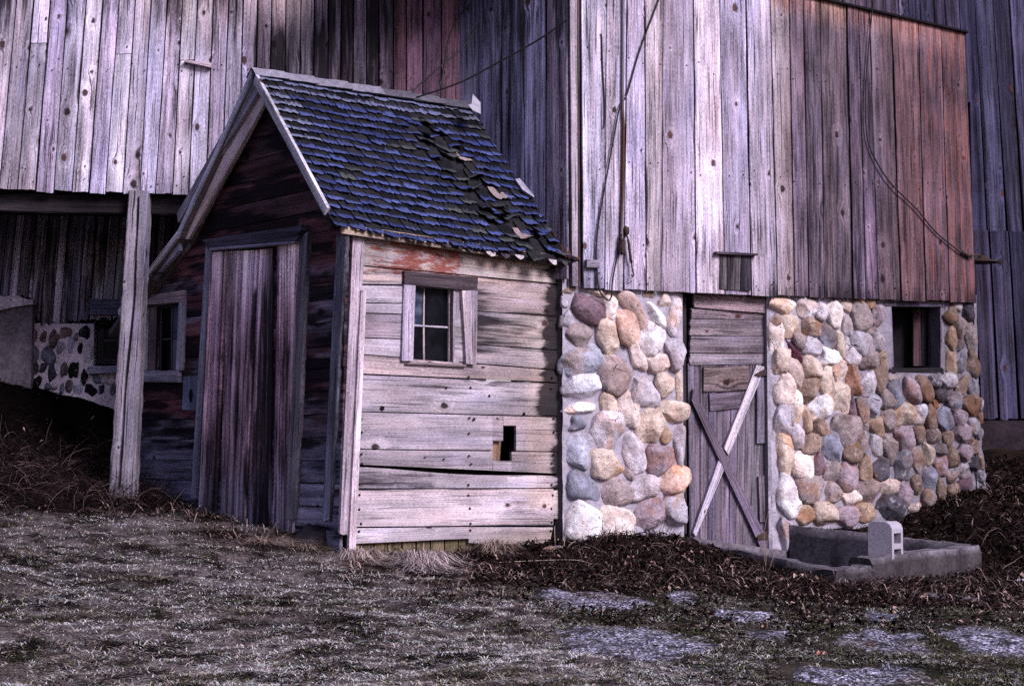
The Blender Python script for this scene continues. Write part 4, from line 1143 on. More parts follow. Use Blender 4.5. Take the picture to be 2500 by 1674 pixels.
sheet(mb, SF, [(wa - .5, wz1_), (-.03, rend[1] - .1), (apx[0], apx[1] - .16), (kink[0] + .1, kink[1] - .16)], -.022)
ar0 = .05; ar1 = SR.px(1374, 900)[0]; zE = SR.px(*c5(1560, 640))[1]
sheet(mb, SR, [(ar0, .75), (SR.px(*c8(1095, 640))[0], .75), (SR.px(*c8(1095, 640))[0], SR.px(*c5(700, 1300))[1]), (ar0, SR.px(*c5(700, 1300))[1])], -.055)
sheet(mb, SR, [(SR.px(*c8(1262, 600))[0], .75), (ar1, .75), (ar1, SR.px(*c5(700, 1300))[1]), (SR.px(*c8(1262, 600))[0], SR.px(*c5(700, 1300))[1])], -.055)
zW0, zW1 = SR.px(*c5(553, 1262))[1] - .02, SR.px(*c5(553, 770))[1] + .04
aW0, aW1 = SR.px(*c5(535, 1000))[0], SR.px(*c5(850, 1000))[0]
zT = SR.px(*c5(300, 640))[1] + .03; zB_ = SR.px(*c5(700, 1300))[1] - .02
for (p0, p1, q0, q1) in ((ar0, aW0, zB_, zT), (aW1, ar1, zB_, zT), (aW0, aW1, zW1, zT), (aW0, aW1, zB_, zW0)):
    sheet(mb, SR, [(p0, q0), (p1, q0), (p1, q1), (p0, q1)], -.012)
sheet(mb, SR, [(SR.px(*c5(1540, 900))[0], .75), (SR.px(1378, 900)[0], .75), (SR.px(1378, 900)[0], zE), (SR.px(*c5(1540, 900))[0], zE)], -.012)  # near-black sheet painted as the shade in the gap beside the pier
mb.build('backing', VOID, shed)
# ---- front door
mb = MB()
def dr_tone(x, y, r):
    t = float(sst(620, 800, y)); lo = float(sst(1090, 1200, y))
    c = mix3((.92, .70, .76), (.58, .37, .45), t); c = mix3(c, (.26, .23, .31), lo * .8)
    return mul3(c, 1 + (r[0] - .5) * .3)
def dr_mask(x, y, r):
    xr = (x - 480) * 1.9125 + (y - 540) * 1.9125 * .045
    d = .06 + .56 * float(sst(600, 900, y)) - .30 * float(sst(1110, 1230, y))
    if xr < 180: d = .42 + .1 * math.sin(y * .03) - (.5 if (y < 830 or 890 < y < 950) and 100 < xr < 160 else 0) + .15 * float(sst(700, 1100, y))
    if 318 < xr < 395: d = max(d, .56 + .25 * float(sst(620, 720, y)))
    return (max(d, 0), .30 - .2 * float(sst(950, 1200, y)), .0)
doors = [[(45, 1358), (120, 1355), (172, 142), (105, 150)], [(136, 1366), (250, 1410), (311, 138), (176, 141)], [(254, 1410), (366, 1432), (380, 128), (314, 136)], [(383, 1436), (420, 1446), (436, 113), (404, 118)], [(422, 1446), (474, 1452), (514, 105), (437, 113)]]
W_DOOR = wood('streaked door', 1.8, 2.4, .9, .45)
for k, q in enumerate(doors):
    P4 = [SF.px(*r4(*p)) for p in q]
    board(mb, SF, P4, .024, .03 + (.018 if k == 0 else 0) - (.012 if k == 2 else 0), 'v', dr_tone, dr_mask, na=8, cell=.05)
sdoor = mb.build('door', W_DOOR, shed)
mb = MB()
trim4(SF, r4, (6, 1292), (32, 1292), (104, 128), (78, 110), .035, .03, const((.31, .29, .37)), kmask(.30, 0, .1))
mb.build('door_frame', W_TRIM, shed)
mb = MB()
trim4(SF, r4, (450, 1385), (489, 1388), (551, 52), (515, 80), .035, .03, const((.22, .195, .26)), kmask(.42, 0, .1), jag0=.01)
mb.build('door_frame', W_TRIM, shed)
mb = MB()
q = [SF.px(*r4(*p)) for p in ((108, 138), (520, 100), (545, 24), (85, 92))]
board(mb, SF, q, .075, .03, 'h', const((.10, .095, .135)), kmask(.45, 0, .1), jag0=.02, jag1=.02)
q = [SF.px(*r4(*p)) for p in ((120, 142), (516, 108), (518, 98), (118, 130))]
board(mb, SF, q, .085, .03, 'h', const((.26, .23, .28)), kmask(.3, 0, .1))
mb.build('door_header', W_TRIM, shed)
# ---- front window
mb = MB()
t3 = lambda *p: [SF.px(*r3(*q)) for q in p]
board(mb, SF, t3((398, 566), (757, 540), (755, 430), (400, 482)), .03, .026, 'h', const((.50, .43, .50)), kmask(.14, 0, .3))
mb.build('window_header', W_TRIM, shed)
mb = MB()
board(mb, SF, t3((682, 1190), (735, 1192), (760, 540), (706, 545)), .03, .026, 'v', const((.46, .42, .54)), kmask(.18, 0, .1))
mb.build('window_jamb', W_TRIM, shed); mb = MB()
board(mb, SF, t3((312, 1192), (372, 1190), (392, 575), (340, 610)), .03, .026, 'v', const((.45, .40, .50)), kmask(.18, 0, .1))
board(mb, SF, t3((378, 1190), (446, 1188), (464, 566), (394, 572)), .02, .0, 'v', const((.25, .175, .17)), kmask(.25, 0, .2))
mb.build('window_frame', W_TRIM, shed)
mb = MB()
board(mb, SF, t3((298, 1302), (713, 1306), (712, 1196), (300, 1194)), .04, .028, 'h', const((.28, .24, .30)), kmask(.2, 0, .3))
mb.build('window_sill', W_TRIM, shed)
frame_window(shed, SF.shift(-.05), SF.px(*r3(430, 900))[0], wb_ + .02, wz0_ - .02, wz1_ + .02, .03, .02, const((.10, .09, .12)), {(0, 0): PANE, (0, 1): PANE, (1, 0): pane_mat('grey pane', (.12, .12, .19), .3, (.19, .19, .28)), (1, 1): pane_mat('blue pane', (.05, .056, .12), .3, (.09, .10, .19))}, 2, 2, 0, .014, kmask(.2, 0, 0), mw=.42)
# ---- latch plate with an oval hole
mb = MB()
q = [SF.px(*p) for p in (c7(1255, 275), c7(1362, 282), c7(1362, 45), c7(1262, 55))]
board(mb, SF, q, .008, .03, 'v', const((.17, .20, .30)), kmask(.18, 0, 0))
lp = mb.build('latch_plate', W_TRIM, shed)
mb = MB()
ca = SF.px(*c7(1314, 180)); pts = []
for k in range(16):
    t = 2 * math.pi * k / 16; pts.append(SF.pt(ca[0] + .028 * math.cos(t), ca[1] + .055 * math.sin(t), .0445))
c_ = mb.vert(SF.pt(ca[0], ca[1], .0445)); ids = [mb.vert(p) for p in pts]
for k in range(16): mb.f.append((c_, ids[k], ids[(k + 1) % 16]))
mb.build('hole', VOID, lp)
# ---- boulder footing under the corner
def rock_obj(name, p, w, h, d, seed, col, parent=None, mat=None):
    x, y, z = stone_verts(w, h, d, 0, seed, 2.4, .14)
    V = np.stack([x + p[0], y + p[1], z + p[2]], 1)
    c = tone_var(V, col, seed); c = np.hstack([c, np.ones((len(c), 1))])
    return link_np(name, V, ICO_F.copy(), mat or STONE, parent, None, c, None, True)
bp = SF.hit(*r4(590, 1450))
rock_obj('footing_stone', bp + SF.n * -.06 + Vector((0, 0, -.05)), .62, .30, .15, 303, (.022, .018, .022), shed, CONCRETE)

# ---- roof
e_u = (P_RE - P_AF).normalized()
def RS(s, t): return (P_RF.lerp(P_EE, s)).lerp(P_AF.lerp(P_RE, s), t)     # s: front to back, t: eave to ridge
n_r = (P_RE - P_AF).cross(P_RF - P_AF).normalized()
if n_r.z < 0: n_r = -n_r
L_up = (P_AF - P_RF).length
def sag(s, t): return -.02 * math.sin(math.pi * s) * (1 - t * .5)
mb = MB()
NS, NTT = 14, 10
def deck(off, tone, flip=False):
    P = [[RS(i / NS, j / NTT) + n_r * (off + sag(i / NS, j / NTT)) for i in range(NS + 1)] for j in range(NTT + 1)]
    T = [[tone] * (NS + 1) for j in range(NTT + 1)]; Z = [[(0, 0, 0)] * (NS + 1) for j in range(NTT + 1)]
    mb.grid(P, Z, T, Z)
deck(-.012, (.018, .016, .02)); deck(-.05, (.05, .04, .045))
for (a, b) in (((0, 0), (1, 0)), ((0, 0), (0, 1)), ((1, 0), (1, 1))):
    for k in range(14):
        u0, u1 = k / 14, (k + 1) / 14
        pa = RS(lerp(a[0], b[0], u0), lerp(a[1], b[1], u0)); pb = RS(lerp(a[0], b[0], u1), lerp(a[1], b[1], u1))
        sa = sag(lerp(a[0], b[0], u0), lerp(a[1], b[1], u0)); sb = sag(lerp(a[0], b[0], u1), lerp(a[1], b[1], u1))
        mb.quad([pa + n_r * (sa - .05), pb + n_r * (sb - .05), pb + n_r * (sb - .012), pa + n_r * (sa - .012)], (.03, .025, .03))
roof = mb.build('roof', SHINGLE, shed)
roof['label'] = 'steep gable roof with worn blue shingles'
mb = MB()
ROWS, TABS = 18, 15
Rr = random.Random(21)
d_up = (P_AF - P_RF).normalized()
for r_ in range(ROWS):
    t0 = r_ / ROWS - .012; ex = 1 / ROWS
    sh = (r_ % 2) * .5 + Rr.uniform(-.12, .12)
    for k in range(-1, TABS + 1):
        s0 = (k + sh) / TABS; s1 = s0 + 1 / TABS
        s0c, s1c = max(s0, -.008), min(s1, 1.0)
        if s1c - s0c < .012: continue
        sm = (s0c + s1c) / 2
        dam = math.exp(-((sm - (.83 - .20 * t0)) / .085) ** 2) * float(sst(.86, .66, t0))
        dam2 = math.exp(-((sm - .88) / .16) ** 2) * float(sst(.42, .08, t0)) * .75
        dmg = max(dam, dam2)
        if Rr.random() < dmg * .22: continue
        gap = Rr.uniform(.02, .05) / TABS
        s0c += gap; s1c -= gap
        curl = Rr.uniform(.001, .008) + dmg * Rr.uniform(0, .045)
        rot = Rr.gauss(0, .012 + .14 * dmg); jt = Rr.gauss(0, .06 + .5 * dmg) * ex
        a_ = Rr.random()
        blue = mix3((.027, .038, .125), (.066, .085, .215), a_)
        gp = float(fbm(sm * 5, t0 * 5, 77, 3)); blue = mul3(blue, .45 + 1.1 * float(fbm(sm * 7 + 3, t0 * 9, 78, 3)))
        if Rr.random() < .3 * float(sst(.52, .66, gp)) + .5 * dmg: blue = mix3((.036, .040, .046), (.075, .080, .082), a_)
        if sm < .12 and t0 > .5: blue = mix3(blue, (.21, .22, .30), .6)
        dark = mix3((.006, .006, .008), (.022, .021, .024), Rr.random())
        if r_ > ROWS - 3: blue = mix3(blue, (.16, .17, .25), .6)
        split = Rr.uniform(.32, .52)
        if dmg > .5 and Rr.random() < .13: blue = dark = (.26, .20, .20)
        nxx, nyy = 7, 6
        ph = Rr.uniform(0, 6)
        P, T, Z = [], [], []
        dl = [Rr.uniform(-.16, .16) for _ in range(nxx + 1)]
        for j in range(nyy + 1):
            v = j / nyy; rp, rt, rz = [], [], []
            for i in range(nxx + 1):
                w = i / nxx
                clip = .03 * max(0, (abs(w - .5) - .34) / .16)
                vv = -.02 + v * 1.62 if j else -.02 + clip + dl[i]
                if j == 1: vv = max(vv, clip + dl[i] + .06)
                s = lerp(s0c, s1c, w) + rot * (vv - .5) * .05; t = t0 + jt + vv * ex + rot * (w - .5) * .06
                hgt = .004 + (.013 + curl * (1 + .6 * math.sin(w * 5 + ph))) * max(0, 1 - vv / 1.25) ** 1.4
                hgt += max(0, .18 - vv) * curl * .8
                rp.append(RS(s, t) + n_r * (hgt + sag(s, t)))
                q = float(sst(split - .07, split + .05, vv + dl[i] * .8))
                edge = float(sst(.02, -.06, vv - clip - dl[i]))
                rt.append(mix3(blue, dark, q)); rz.append((0, 0, 0))  # slate blue plus painted sky light on butts, painted shade above them
            P.append(rp); T.append(rt); Z.append(rz)
        ids = mb.grid(P, Z, T, Z)
        # butt edge thickness
        for i in range(nxx):
            a, b = P[0][i], P[0][i + 1]
            mb.quad([a - n_r * .007, b - n_r * .007, b, a], (.016, .014, .018))
        for j in range(nyy):
            for cidx in (0, nxx):
                a, b = P[j][cidx], P[j + 1][cidx]
                mb.quad([a - n_r * .006, b - n_r * .006, b, a], (.016, .014, .018))
mb.build('shingles', SHINGLE, roof)
# ridge cap pieces folded over the ridge
n_l = Vector((-n_r.x, -n_r.y, n_r.z))
dn_r = (P_RF - P_AF).normalized(); dn_l = (FR.pt(*kink) - P_AF).normalized()
mb = MB()
cs = [-.01, .12, .25, .40, .55, .70, .84, 1.0]
for k in range(len(cs) - 1):
    a, b = P_AF.lerp(P_RE, cs[k]), P_AF.lerp(P_RE, cs[k + 1] + .012)
    h0, h1 = .024, .036
    w = .082 + random.uniform(-.008, .008); tn = mul3((.20, .185, .235), random.uniform(.8, 1.2) * (1 if k < 4 else .45))
    up = Vector((0, 0, 1))
    for dn, nn_ in ((dn_r, n_r), (dn_l, n_l)):
        P = []
        for j in range(5):
            t = j / 4
            base = nn_ * .9 + up * .3 * (1 - t)
            P.append([a.lerp(b, i / 6) + dn * (w * t) + (up if t == 0 else nn_) * lerp(h0, h1, i / 6) + nn_ * random.uniform(-.003, .003) for i in range(7)])
        mb.grid(P, [[(0, 0)] * 7] * 5, [[mul3(tn, 1 if j else 1.1)] * 7 for j in range(5)], [[(0, 0, 0)] * 7] * 5)
        mb.quad([P[0][0] - nn_ * .012, P[4][0] - nn_ * .012, P[4][0], P[0][0]], (.03, .03, .04))
        mb.quad([P[4][0] - nn_ * .012, P[4][6] - nn_ * .012, P[4][6], P[4][0]], (.03, .03, .04))
mb.build('ridge_cap', SHINGLE, roof)
# left slope with its kicked-out foot
mb = MB()
axis = (P_RE - P_AF)
lpts = [P_AF, FR.pt(*kink), FR.pt(*lend) + FR.u * -.25 + Vector((0, 0, -.17))]
for a, b in zip(lpts, lpts[1:]):
    dn = Vector((0, 0, -.05))
    mb.quad([a, b, b + axis, a + axis], (.06, .065, .10)); mb.quad([a + dn, a + dn + axis, b + dn + axis, b + dn], (.15, .12, .12))
    mb.quad([a, a + dn, b + dn, b], (.10, .09, .11))
mb.build('left_slope', SHINGLE, roof)
def rake(pl, p, q, up0, dn0, th, off, tone, mask, name, parent):
    mb = MB()
    board(mb, pl, [(p[0], p[1] - dn0), (q[0], q[1] - dn0), (q[0], q[1] + up0), (p[0], p[1] + up0)], th, off, 'h', tone, mask)
    return mb.build(name, W_TRIM, parent)
lt = const((.66, .63, .74), .1)
kl = (lend[0] - .03, lend[1] - .02)
mb = MB()
board(mb, FR, [(kink[0], kink[1] - .045), (apx[0] - .004, apx[1] - .055), (apx[0], apx[1] + .004), (kink[0], kink[1] + .006)], .02, .0, 'h', lt, kmask(.05, 0, 0))
board(mb, FR, [(kl[0], kl[1] - .035), (kink[0], kink[1] - .05), (kink[0], kink[1] + .004), (kl[0], kl[1] + .02)], .02, .0, 'h', lt, kmask(.1, 0, 0))
mb.build('rake_board', W_TRIM, shed)
mb = MB()
board(mb, FR, [FR.px(*r2(*p)) for p in ((1290, 1034), (1312, 985), (832, 92), (814, 150))], .024, .004, 'v', const((.50, .47, .56)), kmask(.08, 0, .1), na=4)
mb.build('rake_board', W_TRIM, shed)
# soffit under the left overhang: moulding, panel and frieze
S2 = SF.shift(OV - .04)
mb = MB()
board(mb, S2, [S2.px(*r2(*p)) for p in ((306, 1085), (852, 196), (812, 112), (300, 1022))], .025, 0, 'h', const((.40, .36, .42)), kmask(.16, 0, 0))
mb.build('soffit_moulding', W_TRIM, shed)
mb = MB()
S3 = SF.shift(OV - .075)
board(mb, S3, [S3.px(*r2(*p)) for p in ((376, 1196), (893, 266), (862, 172), (284, 1187))], .02, 0, 'h', const((.74, .62, .60), .04), kmask(.06, 0, 0), na=6)
mb.build('raking_panel', wood('smooth board', .35, .35, .2), shed)
mb = MB()
fz = [r2(*p) for p in ((398, 1236), (905, 300), (868, 268), (360, 1190))]
board(mb, SF, [SF.px(*p) for p in fz], .024, .03, 'h', const((.66, .60, .68)), kmask(.08, 0, 0))
fz = [r2(*p) for p in ((85, 1610), (398, 1245), (352, 1190), (40, 1560))]
board(mb, SF, [SF.px(*p) for p in fz], .024, .03, 'h', const((.42, .38, .45)), kmask(.12, 0, 0))
mb.build('frieze_board', W_TRIM, shed)
mb = MB()
qq = [FR.px(*r2(*p)) for p in ((85, 1480), (274, 1268), (272, 1150), (85, 1372))]
board(mb, FR, qq, .03, -.06, 'h', const((.42, .40, .50)), kmask(.03, 0, 0))
mb.build('eave_return', W_TRIM, shed)
mb = MB()
cb = [FR.hit(*r2(90, 1408)), FR.hit(*r2(150, 1424)), S2.hit(*r2(220, 1412)), SF.shift(.06).hit(*r2(295, 1395))]
tube(mb, crom(cb, 6), .008); mb.build('bracket_wire', RUBBER, shed)
# eave: fascia with torn felt hanging over it
E1 = SR.shift(.085)
mb = MB()
xs_ = [85, 380, 680, 980, 1280, 1600]
for k in range(5):
    q = [E1.px(*c5(x, y)) for x, y in ((xs_[k], 414 + (xs_[k] - 85) * .146), (xs_[k + 1], 414 + (xs_[k + 1] - 85) * .146), (xs_[k + 1], 350 + (xs_[k + 1] - 85) * .146), (xs_[k], 350 + (xs_[k] - 85) * .146))]
    board(mb, E1, q, .02, 0, 'h', const((.34, .26, .21), .05), kmask(.22, 0, .05), wuv=(5.1, 77.2))
a = E1.px(*c5(85, 410)); b = E1.px(*c5(1600, 632))
mb.quad([E1.pt(a[0], a[1], 0.0), E1.pt(b[0], b[1], 0.0), SR.pt(b[0], b[1], .0), SR.pt(a[0], a[1], .0)], (.3, .24, .2))
mb.build('eave_fascia', W_TRIM, shed)
mb = MB()
for k in range(15):
    s = (k + random.random() * .7) / 15
    if s < .05: continue
    base = RS(s, 0.0) + n_r * (sag(s, 0) - .0)
    w = random.uniform(.04, .12); l = random.uniform(.02, .055)
    t = (.42, .37, .38) if random.random() < .35 else (.05, .045, .05)
    dn = Vector((0, 0, -1)); eu = (P_EE - P_RF).normalized()
    pts = [base, base + eu * w, base + eu * (w * .8) + dn * l * random.uniform(.5, 1) + SR.n * .02, base + eu * (w * .35) + dn * l + SR.n * .03, base + eu * (w * .05) + dn * l * .5 + SR.n * .015]
    mb = MB(); mb.f.append(tuple(mb.vert(p, (0, 0), t) for p in pts)); mb.build('felt_scrap', SHINGLE, roof)
# rotten edge where the roof meets the barn, a loose slab and the ridge flashing
mb = MB()
for k in range(60):
    t = random.random(); p = RS(1.0, t) + n_r * random.uniform(-.01, .035) + (P_RE - P_AF).normalized() * random.uniform(-.03, .05)
    l = random.uniform(.04, .12); d = (d_up * random.uniform(.5, 1) + e_u * random.uniform(-.5, .5)).normalized(); x = d.cross(n_r).normalized() * random.uniform(.015, .04)
    tt_ = random.choice([(.02, .015, .018), (.035, .02, .02), (.07, .03, .025)])
    q = [p - x, p + x, p + x * .6 + d * l + n_r * .01, p - x * .7 + d * l * .8]
    mb.quad(q, tt_); mb.quad([v - n_r * .015 for v in q][::-1], tt_)
for k in range(9):
    t = .02 + .03 * k; p = RS(1.0, t) + n_r * random.uniform(.0, .03) + e_u * random.uniform(-.02, .05)
    l = random.uniform(.12, .2); d = (d_up + e_u * random.uniform(-.3, .3)).normalized(); x = d.cross(n_r).normalized() * random.uniform(.04, .06)
    q = [p - x, p + x, p + x * .5 + d * l + n_r * .05, p - x * .7 + d * l * .8 + n_r * .01]
    mb.quad(q, (.055, .022, .018)); mb.quad([v - n_r * .012 for v in q][::-1], (.02, .01, .01))
mb.build('rotten_edge', SHINGLE, roof)
mb = MB()
wq = lambda x, y: (800 + x / 2.755, y / 2.755)
RPn = n_r
def roof_hit(px, py, h=.04):
    r = ray(px, py); o = RS(.9, .4) + n_r * h
    return CAM + r * ((o - CAM).dot(n_r) / r.dot(n_r))
ls = [roof_hit(*wq(*p)) for p in ((1262, 1205), (1330, 1190), (1392, 1285), (1388, 1328), (1310, 1275))]
mb.f.append(tuple(mb.vert(p, (0, 0), (.30, .28, .36)) for p in ls)); mb.f.append(tuple(mb.vert(p - n_r * .02, (0, 0), (.1, .1, .1)) for p in ls))
for i in range(5): mb.quad([ls[i] - n_r * .02, ls[(i + 1) % 5] - n_r * .02, ls[(i + 1) % 5], ls[i]], (.12, .11, .13))
mb.build('loose_slab', SHINGLE, roof)
mb = MB()
fl = [P_RE + n_r * .05 + dn_r * .0, ]
pf = lambda x, y, d=0.0: WP.shift(.30 + d).hit(*wq(x, y))
A_, B2, C2 = pf(945, 705, .05), pf(975, 742, .06), pf(1030, 768)
D2, E2 = pf(1028, 690, -.1), pf(976, 632, -.1)
F2 = pf(968, 700, -.02)
mb.quad([A_, B2, C2, F2], (.6, .6, .65)); mb.f.append(tuple(mb.vert(p) for p in (F2, C2, D2, E2)))
mb.build('ridge_flashing', TIN, roof)
place_children(shed)

# ================================================================== free-standing things
PP = MP.shift(-.10)
post_b = at_depth(300, 1222, 13.78); post_t = at_depth(343, 470, 13.95)
post_b.z = gz(post_b.x, post_b.y) - .12
mb = MB()
wpx_ = lambda n, Y: n / F * Y
beam(mb, post_b, post_t, .205, .19, Vector((1, 0, 0)), const((.30, .265, .315)), kmask(.10, 0, .3), n=40, w1=.165, d1=.16, jit=.0035, seed=5)
po = mb.build('support_post', wood('cracked post', .8, .7, .9, .9), None)
tag(po, 'tall cracked grey timber post holding up the barn overhang beside the shed', 'post')
# long check down the face
mb = MB()
cps = [(338, 480), (336, 560), (331, 640), (330, 720), (322, 800), (314, 880), (308, 960), (303, 1040), (297, 1120), (293, 1190)]
pl_ = Plane((post_b.x, post_b.y - .105), (1, .12))
pp = []
for k, (x, y) in enumerate(cps):
    fr = (y - 470) / (1210 - 470); Y = lerp(13.95, 13.78, fr) - .105 * lerp(.84, 1.0, fr)
    pp.append(at_depth(x + random.uniform(-1, 1), y, Y))
cp = crom(pp, 5)
for i in range(len(cp) - 1):
    w0 = .004 + .006 * float(vnoise(i * .31, 2)); w1 = .004 + .006 * float(vnoise((i + 1) * .31, 2))
    mb.quad([cp[i] - Vector((w0, 0, 0)), cp[i] + Vector((w0, 0, 0)), cp[i + 1] + Vector((w1, 0, 0)), cp[i + 1] - Vector((w1, 0, 0))], (.012, .01, .012))
mb.build('crack', VOID, po)

# masonry pier at the left
QP = LP.shift(.16)
pier = thing('masonry_pier', 'plastered block pier with a broken pale cap against the lower barn wall', 'pier', tuple(QP.hit(30, 932)))
a0, _ = QP.px(-90, 800); a1, zt = QP.px(78, 745); zt1 = QP.px(78, 741)[1]
mb = MB()
n_ = 16
def pier_top(x): return QP.px(x, interp(x, [(-90, 752), (0, 758), (30, 750), (52, 747), (78, 742)]))[1]
pxs = [lerp(-90, 78, i / n_) for i in range(n_ + 1)]
def pt_(x, v):
    a = QP.px(x, 800)[0]; z = lerp(1.7, pier_top(x), v); return a, z
P = []; T = []
for j in range(15):
    v = j / 14; rp = []; rt = []
    for x in pxs:
        a, z = pt_(x, v)
        rp.append(QP.pt(a, z, (float(fbm(a * 5, z * 5, 6)) - .5) * .03))
        jn = 1 - .25 * float(abs(((z - 1.7) / .2) % 1 - .5) > .46)
        rt.append(mul3((.15, .125, .15), jn * (.75 + .5 * float(fbm(a * 4, z * 4, 2)))))
    P.append(rp); T.append(rt)
Zq = [[(0, 0, 0)] * (n_ + 1)] * 15
mb.grid(P, Zq, T, Zq)
rt_ = [p[-1] for p in P]
for j in range(14): mb.quad([rt_[j], rt_[j] - QP.n * .3, rt_[j + 1] - QP.n * .3, rt_[j + 1]], (.16, .13, .16))
mb.build('blockwork', CONCRETE, pier)
mb = MB()
def cap_top(x): return QP.px(x, interp(x, [(-90, 715), (0, 724), (52, 723), (56, 728), (66, 731), (78, 733)]))[1]
f0 = [QP.pt(QP.px(x, 800)[0] + (.02 if x > 70 else 0), pier_top(x) - .005, .05 + .02 * float(fbm(x * .1, 3, 1))) for x in pxs]
f1 = [QP.pt(QP.px(x, 800)[0] + (.01 if x > 70 else 0), cap_top(x), .03 + .03 * float(fbm(x * .1, 7, 1))) for x in pxs]
f2 = [p - QP.n * .6 + Vector((0, 0, .02)) for p in f1]
for i in range(n_):
    ct_ = mul3((.52, .44, .50), random.uniform(.85, 1.1))
    mb.quad([f0[i], f0[i + 1], f1[i + 1], f1[i]], ct_); mb.quad([f1[i], f1[i + 1], f2[i + 1], f2[i]], ct_)
    mb.quad([f0[i] - QP.n * .1, f0[i + 1] - QP.n * .1, f0[i + 1], f0[i]], ct_)
mb.quad([f0[-1], f0[-1] - QP.n * .6, f2[-1], f1[-1]], (.4, .34, .38))
mb.build('cap', CONCRETE, pier)
place_children(pier)

# concrete trough
t8 = lambda x, y: (1880 + x / 4.337, 1230 + y / 4.337)
trough = thing('concrete_trough', 'low weathered concrete pit with thick rims in front of the fieldstone wall', 'trough', (2.4, 12.5, .55))
def zrim(px, py, z):
    r = ray(px, py); return CAM + r * ((z - CAM.z) / r.z)
tD = zrim(*t8(-900, 395), .800); tC = zrim(*t8(690, 690), .66); tB = zrim(*t8(2232, 470), .735); tA = BP.shift(.07).hit(*t8(205, 214))
tD = BP.shift(.16).hit(1672, 1322)
def rough_wall(mb, a, b, za, zb, inward, th, zbot, tone, n=26, seed=0, bump=.018, cap_tone=None, rnd=.02):
    """a low cast wall from a to b; inward = direction of its thickness"""
    prof = [(0, 0.0), (0, .5), (0, .88), (.12, 1.0), (.5, 1.0), (.88, 1.0), (1, .9), (1, .4), (1, 0)]
    rows = []; tr = []
    for i in range(n + 1):
        t = i / n; p = a.lerp(b, t); zt = lerp(za, zb, t) + (float(fbm(t * 9, seed, 3)) - .5) * .02
        rp = []; rt = []
        for k, (u, v) in enumerate(prof):
            nn = (float(fbm(t * 14 + seed * 9, k * 1.7, 11, 3)) - .5) * 2 * bump
            q = p + inward * (u * th + nn * (1 if k > 4 else -1)); z = lerp(zbot, zt, v) + (nn if 2 < k < 7 else 0)
            rp.append(Vector((q.x, q.y, z)))
            c = cap_tone if (cap_tone and 3 <= k <= 6) else tone
            rt.append(mul3(c, (.25 + 1.5 * float(fbm(t * 11 + seed, k * .35 + seed, 21, 4)))))
        rows.append(rp); tr.append(rt)
    Z = [[(0, 0, 0)] * len(prof)] * (n + 1)
    ids = mb.grid(rows, Z, tr, Z)
    for e in (0, n): mb.f.append(tuple(mb.vert(p, (0, 0), tone) for p in rows[e]))
inw1 = Vector((.78, .62, 0)); cen = (tA + tC) / 2
def inward(a, b):
    d = Vector((b.x - a.x, b.y - a.y, 0)).normalized(); m = Vector((-d.y, d.x, 0))
    return m if m.dot(cen - (a + b) / 2) > 0 else -m
ctop = (.13, .115, .135)
mb = MB(); rough_wall(mb, tD, tC, .80, .655, inward(tD, tC), .12, .3, (.045, .038, .044), seed=1, cap_tone=(.11, .097, .118)); mb.build('front_rim', CONCRETE, trough)
mb = MB()
tm = tC.lerp(tB, .24)
rough_wall(mb, tC, tm + (tB - tC) * .02, .655, .665, inward(tC, tB), .20, .3, (.050, .043, .047), seed=2, n=10, cap_tone=ctop)
rough_wall(mb, tm, tB, .725, .755, inward(tC, tB), .22, .3, (.050, .043, .047), seed=3, cap_tone=ctop, bump=.014)
mb.build('end_rim', CONCRETE, trough)
mb = MB(); rough_wall(mb, tA, tB.lerp(tA, .05), .905, .76, inward(tA, tB), -.10, .3, (.028, .025, .034), seed=4, cap_tone=(.09, .08, .095)); mb.build('back_rim', CONCRETE, trough)
mb = MB()
ins = .0
mb.quad([Vector((p.x, p.y, .56)) for p in (tD, tC, tB, tA)], (.045, .04, .045)); mb.build('floor', CONCRETE, trough)
place_children(trough)

